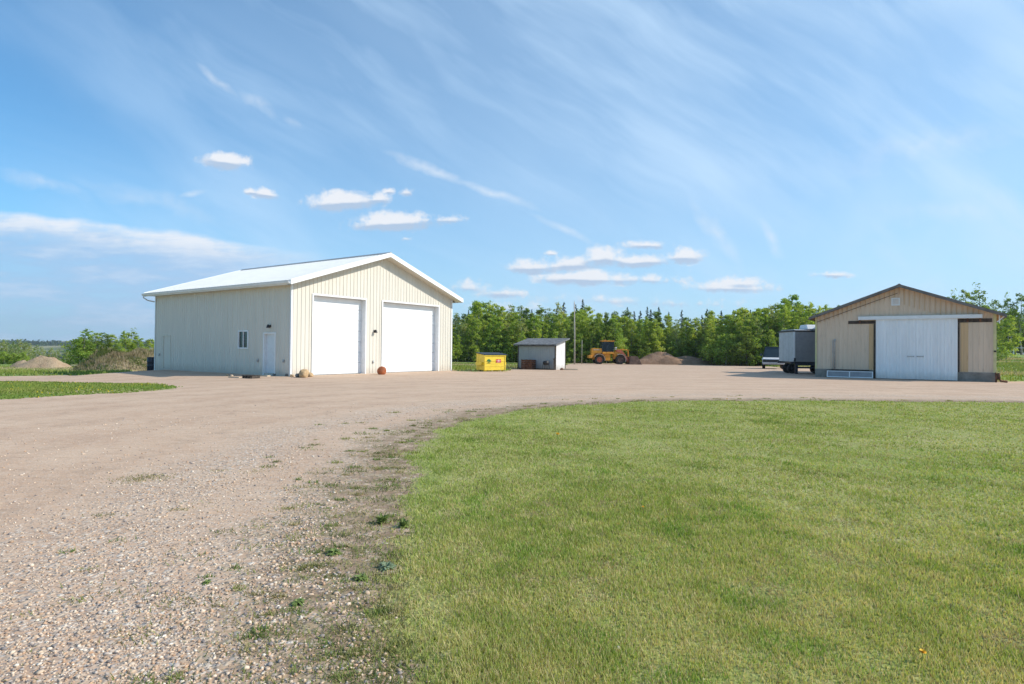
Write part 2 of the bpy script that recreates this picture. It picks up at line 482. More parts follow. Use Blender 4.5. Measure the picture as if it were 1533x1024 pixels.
def masks(P):
    dl = sdist(P, LAWN) + wob(P, .22)
    dy = sdist(P, YARD) + wob(P, .25)
    di = sdist(P, ISLE) + wob(P, .25)
    return dl, dy, di

th = np.concatenate([np.radians(np.arange(-52, 52, .22)), np.radians(np.arange(52, 308, 3.5))])   # azimuth from +Y to +X
rr = np.concatenate([[0.], np.geomspace(.8, 6500, 640)])
T_, R_ = np.meshgrid(th, rr)
GX = (R_ * np.sin(T_)).ravel(); GY = (R_ * np.cos(T_)).ravel()
GZ = height(GX, GY)
P2 = np.stack([GX, GY], 1)
r_ = np.hypot(GX, GY)
dl = np.full(len(P2), -50.); dy = np.full(len(P2), -50.); di = np.full(len(P2), -50.)
sel = r_ < 160
dl[sel], dy[sel], di[sel] = masks(P2[sel])
nt_, nr_ = len(th), len(rr)
i0 = np.arange(nr_ - 1)[:, None] * nt_; j0 = np.arange(nt_)[None, :]; j1 = (j0 + 1) % nt_
Q = np.stack([i0 + j0, i0 + nt_ + j0, i0 + nt_ + j1, i0 + j1], -1).reshape(-1, 4)[:, ::-1]
GV = np.stack([GX, GY, GZ], 1)

def earth_nodes(n):
    """bare pinkish gravel: returns colour, height"""
    p = n.pos(); x, y, z = n.xyz(p)
    dlw = n.attr('lawn_d')                       # distance into the lawn (m), negative outside
    flat = n.comb(x, y, 0.)
    fine_ = n.noise(flat, 55, 6, .7); midn = n.noise(flat, 5.5, 6, .62); low = n.noise(flat, .55, 4, .55, .6)
    trk = n.noise(n.comb(n.mul(x, .22), n.mul(y, .9)), .9, 5, .6, .3)
    base = n.mix(n.sstep(low, .3, .7), (.51, .34, .23), (.585, .415, .29))
    base = n.mix(n.sstep(trk, .45, .62, 0, .55), base, (.47, .315, .215))
    base = n.mix(n.sstep(midn, .42, .72, 0, .5), base, (.61, .47, .355))
    # wheel tracks that follow the curve of the lawn
    wv = n.add(dlw, n.mul(n.sub(n.noise(flat, .35, 3, .5), .5), 1.6))
    tk_ = n.sstep(n.math('SINE', n.mul(wv, 3.7)), .1, .8, 0, .38)
    tk_ = n.mul(tk_, n.mul(n.sstep(dlw, -2.6, -3.4), n.sstep(n.noise(flat, 1.3, 5, .65), .3, .6)))
    base = n.mix(tk_, base, (.61, .45, .325))
    tk2 = n.sstep(n.math('SINE', n.add(n.mul(wv, 3.7), 2.6)), .55, .95, 0, .45)
    tk2 = n.mul(tk2, n.mul(n.sstep(dlw, -2.6, -3.4), n.sstep(n.noise(flat, 2.1, 6, .7), .42, .62)))
    base = n.mix(tk2, base, (.36, .25, .175))
    v1 = n.voro(flat, 42, 'F1', 'Distance'); vc = n.voro(flat, 42, 'F1', 'Color')
    v2 = n.voro(flat, 19, 'F1', 'Distance'); vc2 = n.voro(flat, 19, 'F1', 'Color')
    peb = n.ramp(n.xyz(vc)[0], [(0., (.16, .15, .15)), (.22, (.36, .30, .26)), (.5, (.58, .46, .34)), (.75, (.47, .40, .34)), (1., (.78, .70, .60))])
    peb2 = n.ramp(n.xyz(vc2)[0], [(0., (.18, .16, .14)), (.3, (.42, .32, .24)), (.6, (.60, .48, .36)), (.8, (.46, .41, .36)), (1., (.80, .74, .65))])
    coarse = n.mul(n.sstep(dlw, -3.6, -2.3), n.sstep(n.noise(flat, .8, 4, .6), .25, .6, .45, 1.))
    tan = n.mul(n.sstep(n.math('ABSOLUTE', n.add(dlw, n.add(1.55, n.mul(n.sub(low, .5), .8)))), .55, .15), n.sstep(y, 3.5, 6.))
    coarse = n.mul(coarse, n.sub(1., n.mul(tan, .75)))
    pf = n.mul(n.sstep(v1, .62, .35), n.add(.38, n.mul(coarse, .5)))
    c = n.mix(pf, base, peb)
    c = n.mix(n.mul(n.sstep(v2, .55, .3), n.add(.04, n.mul(coarse, .7))), c, peb2)
    c = n.mix(n.sstep(fine_, .5, .75, 0, .45), c, (.28, .19, .135))
    rut = n.noise(n.comb(n.mul(x, .5), n.mul(y, 2.2)), 3.2, 7, .78, .3)
    c = n.mix(n.sstep(rut, .52, .70, 0, .7), c, (.33, .225, .16))
    c = n.mix(n.sstep(fine_, .42, .25, 0, .35), c, (.70, .58, .46))
    dirt = n.mul(n.sstep(dlw, -1.35, -.25), n.sstep(n.noise(flat, 4.2, 7, .78), .38, .56))
    c = n.mix(n.mul(dirt, .85), c, (.235, .16, .105))
    litter = n.mul(n.sstep(dlw, -1.6, -.05), n.sstep(n.noise(flat, 7, 6, .7, .6), .44, .60))
    c = n.mix(n.mul(litter, .5), c, (.20, .19, .085))
    hgt = n.add(n.mul(n.sstep(v1, .6, 0.), .35), n.add(n.mul(n.sstep(v2, .6, 0.), n.mul(coarse, .9)), n.mul(midn, .8)))
    return c, hgt, flat, dlw

m, nt, b = mat('gravel'); n = N(nt)
c, hgt, flat, dlw = earth_nodes(n)
n.put(b.inputs['Base Color'], c); b.inputs['Roughness'].default_value = .95; b.inputs['Specular IOR Level'].default_value = .15
n.put(b.inputs['Normal'], n.bump(hgt, .55, .02))
M['gravel'] = m

m, nt, b = mat('turf'); n = N(nt)
c, hgt, flat, dlw = earth_nodes(n)
x, y, z = n.xyz(n.pos())
g1 = n.noise(flat, .45, 5, .6, .5); g2 = n.noise(flat, 3.5, 6, .65); g3 = n.noise(n.comb(n.mul(x, 40.), n.mul(y, 22.)), 1., 5, .7)
gr = n.mix(n.sstep(g1, .35, .65), (.24, .29, .075), (.34, .35, .13))
gr = n.mix(n.sstep(g2, .45, .7, 0, .55), gr, (.46, .40, .22))
gr = n.mix(n.sstep(g3, .5, .7, 0, .55), gr, (.15, .18, .055))
gr = n.mix(n.sstep(g3, .42, .25, 0, .4), gr, (.30, .29, .13))
lm = n.sstep(n.add(dlw, n.mul(n.sub(n.noise(flat, 6, 5, .65), .5), .5)), -.12, .15)
# rough field away from the lawn: dry straw bands, greener patches
fb = n.noise(n.comb(n.mul(x, .05), n.mul(y, .2)), 1., 5, .6, .4)
fg = n.noise(flat, .8, 7, .7)
fld = n.mix(n.sstep(fb, .50, .60), (.19, .28, .07), (.42, .36, .20))
fld = n.mix(n.sstep(fg, .45, .7, 0, .55), fld, (.30, .31, .12))
# far country: fields and woods seen as patches
vfc = n.xyz(n.voro(n.comb(n.mul(x, .0045), n.mul(y, .003)), 1., 'F1', 'Color'))[0]
farf = n.ramp(vfc, [(0., (.08, .13, .04)), (.35, (.13, .18, .06)), (.6, (.24, .24, .13)), (1., (.34, .32, .19))])
wood = n.noise(n.comb(n.mul(x, .012), n.mul(y, .006)), 1., 5, .6, .8)
farf = n.mix(n.sstep(wood, .5, .56), farf, (.035, .06, .025))
dist = n.math('SQRT', n.add(n.mul(x, x), n.mul(y, y)))
fld = n.mix(n.sstep(dist, 220, 420), fld, farf)
isfield = n.sstep(dlw, -4., -5.)
gr = n.mix(isfield, gr, fld)
yd = n.attr('grass_d')         # distance into non-lawn grass
lm2 = n.sstep(n.add(yd, n.mul(n.sub(n.noise(flat, 2.5, 6, .65), .5), .9)), -.15, .2)
allg = n.math('MAXIMUM', lm, lm2)
n.put(b.inputs['Base Color'], n.mix(allg, c, gr)); b.inputs['Roughness'].default_value = .95; b.inputs['Specular IOR Level'].default_value = .1
n.put(b.inputs['Normal'], n.bump(n.add(n.mul(g3, .6), hgt), .6, .03))
M['turf'] = m

def gmesh(name, V, Fq, m):
    me = npmesh(name, V, Fq, m, 4, smooth=True)
    return me
def setattr_(me, nm, vals):
    a = me.attributes.new(nm, 'FLOAT', 'POINT'); a.data.foreach_set('value', vals.astype(np.float32))
grass_d = np.maximum(-dy, di)
me = gmesh('ground', GV, Q, M['turf']); setattr_(me, 'lawn_d', dl); setattr_(me, 'grass_d', grass_d)
tag(link('ground', me), 'mown lawn, fields and far hills', None, None, 'structure')
cellm = (dy[Q].min(1) > 0) & (di[Q].max(1) < 0) & (dl[Q].max(1) < .0)
Qs = Q[cellm]; used, inv = np.unique(Qs, return_inverse=True)
V2 = GV[used].copy(); V2[:, 2] += .004
me = gmesh('gravel_driveway', V2, inv.reshape(-1, 4), M['gravel']); setattr_(me, 'lawn_d', dl[used])
tag(link('gravel_driveway', me), 'pinkish gravel drive and yard curving round the lawn', None, None, 'structure')

# ---------------------------------------------------------------- loose stones
def tint_mat(name, rough=.9, translucent=0., spec=.2):
    m, nt, b = mat(name); n = N(nt)
    t = n.attr('tint', 'Color')
    n.put(b.inputs['Base Color'], t); b.inputs['Roughness'].default_value = rough
    b.inputs['Specular IOR Level'].default_value = spec
    if translucent:
        tr = n.new('ShaderNodeBsdfTranslucent'); n.put(tr.inputs[0], n.mix(1., t, (1.25, 1.15, .55), 'MULTIPLY'))
        mx = n.new('ShaderNodeMixShader'); mx.inputs[0].default_value = translucent
        nt.links.new(b.outputs[0], mx.inputs[1]); nt.links.new(tr.outputs[0], mx.inputs[2])
        nt.links.new(mx.outputs[0], nt.nodes['Material Output'].inputs[0])
    return m
M['stones'] = tint_mat('loose_stone', .85)
M['blade'] = tint_mat('grass_blade', .7, .35, .12)
M['leaf'] = tint_mat('leaf', .6, .5, .2)

lt = M['leaf'].node_tree; q_ = N(lt); at_ = [x for x in lt.nodes if x.type == 'ATTRIBUTE'][0]
oi = q_.new('ShaderNodeObjectInfo'); tint_ = q_.mix(oi.outputs['Random'], (.80, .88, .80), (1.28, 1.12, 1.05))
targets = [l.to_socket for l in at_.outputs['Color'].links]
mm_ = q_.mix(1., at_.outputs['Color'], tint_, 'MULTIPLY')
for t_ in targets: lt.links.new(mm_, t_)
def polar_sample(nn, r0, r1, a0, a1):
    r = r0 * (r1 / r0) ** rng.random(nn); a = np.radians(rng.uniform(a0, a1, nn))
    return np.stack([r * np.sin(a), r * np.cos(a)], 1), r

ico = [(0, 0, 1), (.894, 0, .447), (.276, .851, .447), (-.724, .526, .447), (-.724, -.526, .447), (.276, -.851, .447),
       (.724, .526, -.447), (-.276, .851, -.447), (-.894, 0, -.447), (-.276, -.851, -.447), (.724, -.526, -.447), (0, 0, -1)]
icof = [(0, 1, 2), (0, 2, 3), (0, 3, 4), (0, 4, 5), (0, 5, 1), (1, 6, 2), (2, 7, 3), (3, 8, 4), (4, 9, 5), (5, 10, 1),
        (6, 7, 2), (7, 8, 3), (8, 9, 4), (9, 10, 5), (10, 6, 1), (6, 11, 7), (7, 11, 8), (8, 11, 9), (9, 11, 10), (10, 11, 6)]
ico = np.array(ico); icof = np.array(icof)
pal = np.array([(.58, .44, .32), (.66, .53, .41), (.47, .33, .23), (.36, .31, .28), (.24, .21, .20), (.74, .65, .54), (.52, .34, .22), (.47, .40, .35)])
def stones(P, size, name, label):
    k = len(P)
    sc = size[:, None] * rng.uniform(.6, 1.25, (k, 3)); sc[:, 2] *= .6
    v = ico[None] * (1 + rng.uniform(-.42, .25, (k, 12, 1))) * sc[:, None, :]
    a = rng.uniform(0, 2 * PI, k); ca, sa = np.cos(a)[:, None], np.sin(a)[:, None]
    vx = v[..., 0] * ca - v[..., 1] * sa; vy = v[..., 0] * sa + v[..., 1] * ca
    z0 = height(P[:, 0], P[:, 1])[:, None] + .004 + sc[:, 2:3] * .35
    V = np.stack([vx + P[:, :1], vy + P[:, 1:2], v[..., 2] + z0], -1).reshape(-1, 3)
    Fc = (icof[None] + (np.arange(k) * 12)[:, None, None]).reshape(-1, 3)
    c_ = pal[rng.choice(len(pal), k, p=[.24, .16, .17, .1, .07, .07, .11, .08])] * rng.uniform(.8, 1.12, (k, 1))
    me = npmesh(name, V, Fc, M['stones'], 3, np.repeat(c_, 12, 0))
    return tag(link(name, me), label, 'gravel', None, 'stuff')
P, r = polar_sample(150000, 2.3, 17, -50, 25)
d1 = sdist(P, LAWN) + wob(P, .08)
q = -d1
dens = np.where(q > 0, np.exp(-((q - 2.1) / .7) ** 2) * .9 * ss(11, 4, r) + np.exp(-((q - .75) / .22) ** 2) * .5 * ss(9, 5, r) + .10 * ss(.3, 1.1, q), .0012) * (q < 7)
dens *= (.55 + .6 * np.clip(fnoise(P[:, 0], P[:, 1], 1.3, 21) + .4, 0, 1))
dens = np.where((r < 4.3) & (q > 1.0) & (q < 3.0), np.maximum(dens, .8), dens)
keep = rng.random(len(P)) < dens
P, r, q = P[keep], r[keep], q[keep]
size = rng.lognormal(math.log(.0060), .40, len(P)) * (1 + .07 * np.clip(r - 3, 0, 12))
size *= 1 + .4 * np.exp(-((q - .75) / .25) ** 2) * (rng.random(len(P)) < .5)
stones(P, np.clip(size, .003, .017), 'loose_gravel', 'loose pale and grey stones strewn over the drive beside the lawn')
# windrow of bigger stones along the lawn edge
k = 700; t = rng.random(k)
cp = wpoly([(575, 1040), (545, 985), (520, 940), (500, 890), (475, 850), (452, 790), (440, 740), (430, 690), (445, 665)])
tt = t * (len(cp) - 1); ii = tt.astype(int); fr = (tt - ii)[:, None]
P = cp[ii] * (1 - fr) + cp[ii + 1] * fr + rng.normal(0, .09, (k, 2))
stones(P, np.clip(rng.lognormal(math.log(.0105), .35, k), .004, .019), 'windrow_stones', 'ridge of larger pale stones pushed up along the lawn side of the drive')

# ---------------------------------------------------------------- grass
def blades(P, hgt_, wid, cols, name, label, lean=.45, cat='grass'):
    k = len(P)
    a = rng.uniform(0, 2 * PI, k); ln = rng.uniform(0, lean, k) * hgt_; la = rng.uniform(0, 2 * PI, k)
    z0 = height(P[:, 0], P[:, 1])
    dx, dy_ = np.cos(a) * wid / 2, np.sin(a) * wid / 2
    V = np.empty((k, 3, 3))
    V[:, 0] = np.stack([P[:, 0] - dx, P[:, 1] - dy_, z0], 1)
    V[:, 1] = np.stack([P[:, 0] + dx, P[:, 1] + dy_, z0], 1)
    V[:, 2] = np.stack([P[:, 0] + np.cos(la) * ln, P[:, 1] + np.sin(la) * ln, z0 + hgt_], 1)
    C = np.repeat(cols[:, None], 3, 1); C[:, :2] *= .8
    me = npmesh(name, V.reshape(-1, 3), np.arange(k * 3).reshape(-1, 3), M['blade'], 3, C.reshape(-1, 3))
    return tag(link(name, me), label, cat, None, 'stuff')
Pa, ra = polar_sample(560000, 2.2, 34, -16, 52); Pc, rc_ = polar_sample(190000, 1.2, 30, 52, 88); Pa = np.vstack([Pa, Pc]); ra = np.concatenate([ra, rc_]); Pb_, rb_ = polar_sample(330000, 2.2, 7, -16, 48)
kk_ = rng.random(len(Pb_)) < np.clip(1.25 - rb_ / 6.5, 0, 1); Pb_, rb_ = Pb_[kk_], rb_[kk_]
P = np.vstack([Pa, Pb_]); r = np.concatenate([ra, rb_])
d1 = sdist(P, LAWN) + wob(P, .22)
patch = fnoise(P[:, 0], P[:, 1], 1.1, 31) * .5 + fnoise(P[:, 0], P[:, 1], 3.7, 32) * .35 + fnoise(P[:, 0], P[:, 1], 9., 34) * .3
keep = rng.random(len(P)) < ss(-.15, .45, d1 + rng.normal(0, .16, len(P))) * (.66 + .42 * np.clip(patch, -1, 1))
P, r, patch, d1 = P[keep], r[keep], patch[keep], d1[keep]
k = len(P)
hh = rng.uniform(.012, .038, k) * (1 + .35 * patch) * (1 + .25 * np.exp(-(d1 / .5) ** 2))
ww = .0018 + .0014 * r
ga = np.array((.31, .42, .09)); gb = np.array((.55, .55, .21)); gy = np.array((.62, .54, .30)); gbr = np.array((.36, .28, .17))
big_ = fnoise(P[:, 0], P[:, 1], .45, 37)
patch = patch * .7 + .15 * big_ + .45 * fnoise(P[:, 0], P[:, 1] * 1.3, 6., 38) + .3 * fnoise(P[:, 0], P[:, 1], 15., 39)
clov = (fnoise(P[:, 0], P[:, 1] * 1.2, 3.2, 81) + .6 * fnoise(P[:, 0], P[:, 1], 9., 82) + rng.normal(0, .55, len(P))) > 1.25
bare = (fnoise(P[:, 0], P[:, 1] * 1.2, 4.1, 83) + .7 * fnoise(P[:, 0], P[:, 1], 12., 84) + rng.normal(0, .4, len(P))) > .95
t = np.clip(.5 - .45 * patch + rng.normal(0, .26, k), 0, 1)[:, None]
C = ga * (1 - t) + gb * t
dry = rng.random(k) < (.30 - .24 * np.clip(patch, -1, 1)) * (.6 + .7 * ss(12, 3, r))
C[dry] = gy * rng.uniform(.7, 1.15, (dry.sum(), 1))
C[clov] = np.array((.25, .38, .08)) * rng.uniform(.8, 1.2, (clov.sum(), 1))
bb = bare & (rng.random(k) < .75); C[bb] = np.array((.56, .47, .29)) * rng.uniform(.6, 1.1, (bb.sum(), 1))
hh = hh * np.where(clov, 1.15, np.where(bare, .6, 1.))
br = rng.random(k) < .05; C[br] = gbr
P += rng.normal(0, .0, (k, 2))
edgeg = np.exp(-(np.clip(d1, 0, 9) / .6) ** 2)[:, None] * ss(4, 9, r)[:, None]
C = C * (1 - .6 * edgeg) + ga * 1.05 * .6 * edgeg
stripe = np.sin((P[:, 1] * 1.0 + P[:, 0] * .28) * 4.2 + fnoise(P[:, 0], P[:, 1], .5, 36) * 1.5)[:, None] * .09 * ss(5, 9, r)[:, None]
C = C * (1 + .10 * ss(9, 4, r)[:, None])
C = C * (1 + stripe + .12 * patch[:, None] * -1)
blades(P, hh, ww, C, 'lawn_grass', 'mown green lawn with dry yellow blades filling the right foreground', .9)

# weeds and thin grass in the dirt strip
P, r = polar_sample(6500, 2.5, 24, -40, 48)
d1 = sdist(P, LAWN); q = -d1
keep = (q > .03) & (q < 2.6) & (rng.random(len(P)) < np.exp(-(q / .8) ** 1.5) * .95 + .03)
cen, rc, qc = P[keep], r[keep], q[keep]
Pb = []; Hb = []; Wb = []; Cb = []
for (cx_, cy_), rad in zip(cen, rc):
    kk = int(rng.integers(12, 60)); s0 = rng.uniform(.015, .075)
    Pb.append(np.array([cx_, cy_]) + rng.normal(0, s0, (kk, 2)) * np.array([1.6, 1.]))
    Hb.append(rng.uniform(.012, .04, kk) * rng.uniform(.5, 1.3)); Wb.append(np.full(kk, .005 + .001 * rad))
    base_ = [np.array((.18, .26, .07)), np.array((.30, .33, .12)), np.array((.22, .24, .11)), np.array((.42, .37, .20))][rng.integers(0, 4)]
    Cb.append(base_ * rng.uniform(.7, 1.25, (kk, 1)))
blades(np.vstack(Pb), np.concatenate(Hb), np.concatenate(Wb), np.vstack(Cb), 'verge_weeds', 'low scattered weeds and thin grass in the bare strip between gravel and lawn', 1.6, 'weeds')

# rough grass: island at the left, field behind it, strip behind the skip and right paddock
P = np.vstack([np.stack([rng.uniform(-38, -12, 60000), rng.uniform(16, 30, 60000)], 1),
               np.stack([rng.uniform(-75, -20, 45000), rng.uniform(30, 75, 45000)], 1),
               np.stack([rng.uniform(-8, 10, 14000), rng.uniform(41, 78, 14000)], 1),
               np.stack([rng.uniform(24, 75, 45000), rng.uniform(28, 105, 45000)], 1)])
a_, b_, c_ = masks(P)
g_ = np.maximum(-b_, c_)
keep = (g_ > -.1) & (a_ < -.2)
P, g_ = P[keep], g_[keep]; r = np.hypot(P[:, 0], P[:, 1]); k = len(P)
pt = fnoise(P[:, 0], P[:, 1], .5, 41)
t = np.clip(.45 + .4 * pt + rng.normal(0, .2, k), 0, 1)[:, None]
C = np.array((.17, .27, .05)) * (1 - t) + np.array((.33, .36, .11)) * t
dr = (fnoise(P[:, 0] * .3, P[:, 1] * 1.2, .35, 43) > .1) & (P[:, 1] > 31); C[dr] = np.array((.52, .45, .27)) * rng.uniform(.75, 1.1, (dr.sum(), 1))
fl = (rng.random(k) < .02) & (P[:, 0] < -10) & (P[:, 1] < 30); C[fl] = (.75, .6, .03)
hh = rng.uniform(.06, .16, k) * (1 + .5 * pt)
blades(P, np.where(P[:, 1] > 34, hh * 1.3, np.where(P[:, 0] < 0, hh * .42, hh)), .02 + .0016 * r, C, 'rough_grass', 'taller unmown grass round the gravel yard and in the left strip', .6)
# ---------------------------------------------------------------- ribbed walls
def ribwall(mb, W, topf, z0, opens=(), pitch=.25, rib=.022, extra=()):
    """vertical ribbed sheet in the local plane y=0 facing -y, x 0..W"""
    br = {0., W}
    k = 0
    prof = {}
    x = pitch / 2
    while x < W - .05:
        for dx, y in ((-.035, 0), (-.015, -rib), (.015, -rib), (.035, 0)):
            prof[round(x + dx, 4)] = y
        x += pitch
    xs = sorted(prof)
    def yy(x):
        import bisect
        i = bisect.bisect(xs, x)
        if i == 0 or i >= len(xs): return 0.
        a, b = xs[i - 1], xs[i]
        return prof[a] + (prof[b] - prof[a]) * (x - a) / (b - a)
    br |= set(xs); br |= set(extra)
    for o in opens: br |= {o[0], o[1]}
    br = sorted(b for b in br if 0 <= b <= W)
    for a, b in zip(br[:-1], br[1:]):
        if b - a < 1e-5: continue
        mid = (a + b) / 2
        segs = [(z0, z0, None, None)]
        cuts = sorted((o[2], o[3]) for o in opens if o[0] < mid < o[1])
        z = z0; parts = []
        for c0, c1 in cuts:
            if c0 > z + 1e-4: parts.append((z, z, c0, c0))
            z = c1
        parts.append((z, z, topf(a), topf(b)))
        for p, q, s_, t in parts:
            mb.add([(a, yy(a), p), (b, yy(b), q), (b, yy(b), t), (a, yy(a), s_)], [(0, 1, 2, 3)])

def frame(mb, x0, x1, z0, z1, w, y0, y1, sill=True):
    """rectangular casing in the local xz plane: butted pieces"""
    mb.box(x0 - w, x0, y0, y1, z0, z1); mb.box(x1, x1 + w, y0, y1, z0, z1)
    mb.box(x0 - w, x1 + w, y0, y1, z1, z1 + w)
    if sill: mb.box(x0 - w, x1 + w, y0, y1, z0 - w, z0)

def each(name, m, par, boxes, T=None, bevel=0, **k):
    for b_ in boxes:
        mb = MB(T); mb.box(*b_); mb.build(name, m, par, bevel, **k)
# ================================================================ main shop building
b1 = empty('metal_shop', (-11.42, 31.6, 0), math.atan2(.822, .569),
           'large cream metal-sided shop with white roof and two tall white overhead doors', 'building')
LU, LV, EH = 12.75, 14.3, 4.9
PT = 1 / 3.02; RISE = LU / 2 * PT
top1 = lambda x: EH + (LU / 2 - abs(x - LU / 2)) * PT
D1 = (1.36, 4.98, .02, 4.3); D2 = (6.36, 11.36, .02, 4.3)
mb = MB(); ribwall(mb, LU, top1, -.25, [D1, D2], extra=(LU / 2,))
mb.build('wall', M['cream'], b1); mb = MB()
# left wall: local x=0 plane, facing -x ; map (x,y,z)->(y, LV-x? )
TL = Matrix.Translation((0, LV, 0)) @ Matrix.Rotation(-PI / 2, 4, 'Z')     # local x runs from rear to front, outward = -x
SD = (LV - 2.30, LV - 1.36, .1, 2.2); WN = (LV - 4.70, LV - 3.86, 1.46, 2.34); RD = (LV - 13.2, LV - 12.36, .1, 2.15)
mb.T = TL; ribwall(mb, LV, lambda x: EH, -.25, [SD, WN, RD]); mb.build('wall', M['cream'], b1); mb = MB()
mb.T = Matrix.Translation((LU, 0, 0)) @ Matrix.Rotation(PI / 2, 4, 'Z'); ribwall(mb, LV, lambda x: EH, -.25); mb.build('wall', M['cream'], b1); mb = MB()
mb.T = Matrix.Translation((LU, LV, 0)) @ Matrix.Rotation(PI, 4, 'Z'); ribwall(mb, LU, top1, -.25, extra=(LU / 2,))
mb.build('wall', M['cream'], b1)
def ell(x, y, sx, sy, w, z0, z1, name, m, par):      # an angle of sheet folded round a corner at (x, y); sx, sy point inwards
    p = [(x, y), (x + sx * w, y), (x + sx * w, y + sy * .005), (x + sx * .005, y + sy * .005), (x + sx * .005, y + sy * w), (x, y + sy * w)]
    vs = [(a, b, z0) for a, b in p] + [(a, b, z1) for a, b in p]
    mb = MB(); mb.add(vs, [(0, 1, 2, 3, 4, 5)[::-1], tuple(range(6, 12))] + [(i, (i + 1) % 6, (i + 1) % 6 + 6, i + 6) for i in range(6)]); mb.build(name, m, par)
for a in ((-.032, -.032, 1, 1), (LU + .032, -.032, -1, 1), (-.032, LV + .032, 1, -1), (LU + .032, LV + .032, -1, -1)): ell(*a, .11, -.25, EH + .02, 'corner_trim', M['white'], b1)
each('base_trim', M['cream'], b1, [(.09, D1[0] - .1, -.034, -.03, -.1, .02), (D1[1] + .1, D2[0] - .1, -.034, -.03, -.1, .02), (D2[1] + .1, LU - .09, -.034, -.03, -.1, .02), (-.034, -.03, .1, LV - .1, -.1, .02)])
# roof
OV, OG = .47, .6
def roofz(x, off=0): return EH + .16 + off + (LU / 2 - abs(x - LU / 2)) * PT
rf = MB()
def slope(side):
    xe = -OV if side < 0 else LU + OV; xr = LU / 2
    pts = []; y = -OG
    # ribbed sheet: ribs run down the slope
    prof = []
    while y < LV + OG - .02:
        prof += [(y, 0), (y + .10, 0), (y + .115, .022), (y + .145, .022), (y + .16, 0)]
        y += .3
    prof.append((LV + OG, 0))
    for (ya, za), (yb, zb) in zip(prof[:-1], prof[1:]):
        rf.add([(xe, ya, roofz(xe, za)), (xe, yb, roofz(xe, zb)), (xr, yb, roofz(xr, zb)), (xr, ya, roofz(xr, za))], [(0, 1, 2, 3)])
slope(-1); slope(1)
roof = rf.build('roof', M['rooftin'], b1)
mb = MB()       # soffit: one continuous under-surface
for s_ in (-1, 1):
    xe = -OV + .02 if s_ < 0 else LU + OV - .02
    for y0, y1 in ((-OG + .02, .02), (LV - .02, LV + OG - .02)):
        mb = MB(); mb.add([(xe, y0, roofz(xe, -.2)), (xe, y1, roofz(xe, -.2)), (LU / 2, y1, roofz(LU / 2, -.2)), (LU / 2, y0, roofz(LU / 2, -.2))], [(0, 1, 2, 3)]); mb.build('soffit', M['soffit'], roof)
    xw = .03 if s_ < 0 else LU - .03
    mb = MB(); mb.add([(xe, 0, roofz(xe, -.203)), (xe, LV, roofz(xe, -.203)), (xw, LV, roofz(xe, -.203)), (xw, 0, roofz(xe, -.203))], [(0, 1, 2, 3)]); mb.build('soffit', M['soffit'], roof)
for yf in (-OG - .02, LV + OG):
    for s_ in (-1, 1):
        xe = -OV if s_ < 0 else LU + OV; xr = LU / 2
        mb = MB(); mb.prism([(xe, roofz(xe, -.22)), (xr, roofz(xr, -.22)), (xr, roofz(xr, .05)), (xe, roofz(xe, .05))][::s_], yf, yf + .02); mb.build('fascia', M['white'], roof)
each('fascia', M['white'], roof, [(LU + OV, LU + OV + .02, -OG - .02, LV + OG + .02, roofz(-OV, -.22), roofz(-OV, .0)), (-OV - .02, -OV, -OG - .02, LV + OG + .02, roofz(-OV, -.22), roofz(-OV, -.02))])
mb = MB(); mb.prism([(LU / 2 - .16, roofz(LU / 2 - .16, .03)), (LU / 2, roofz(LU / 2, .045)), (LU / 2 + .16, roofz(LU / 2 + .16, .03)), (LU / 2, roofz(LU / 2, .08))], -OG - .03, LV + OG + .03)
mb.build('ridge_cap', M['galv'], roof)
mb = MB(); zg = roofz(-OV, -.04)
gp = [(-OV - .025, zg), (-OV - .03, zg - .12), (-OV - .12, zg - .12), (-OV - .15, zg - .02), (-OV - .15, zg), (-OV - .14, zg), (-OV - .135, zg - .02), (-OV - .11, zg - .105), (-OV - .045, zg - .105), (-OV - .04, zg)]
mb.prism(gp, -OG + .01, LV + OG)
mb.build('gutter', M['white'], roof)
mb = MB(); mb.tube([(-OV - .09, LV + OG - .15, zg - .1), (-OV - .09, LV + OG - .15, zg - .25), (-OV + .1, LV + .3, zg - .42), (-.05, LV + .06, zg - .5)], .04, 8)
mb.build('downspout', M['white'], roof, smooth=True)
# overhead doors
for D in (D1, D2):
    mb = MB(); x0, x1, z0, z1 = D; y = .34
    nh = 7; h = (z1 - z0) / nh
    for i in range(nh):
        mb.box(x0 - .02, x1 + .02, y, y + .05, z0 + i * h + .006, z0 + (i + 1) * h - .006)
        for k in range(3):       # shallow pressed ribs
            zz = z0 + i * h + h * (k + .5) / 3
            mb.box(x0 - .02, x1 + .02, y - .004, y, zz - .05, zz + .05)
    d = mb.build('overhead_door', M['doorwhite'], b1)
    mb = MB()
    mb.box(x0 - .03, x0 - .005, -.03, y + .0, -.1, z1); mb.box(x1 + .005, x1 + .03, -.03, y + .0, -.1, z1)
    mb.box(x0 - .03, x1 + .03, -.03, y + .0, z1 + .005, z1 + .03)
    frame(mb, x0 - .005, x1 + .005, -.1, z1 + .005, .09, -.04, -.03, False)
    mb.build('frame', M['white'], d)
    mb = MB(); mb.box(x0, x1, y - .02, y + .04, -.03, z0 + .004); mb.build('weather_seal', M['black'], d)
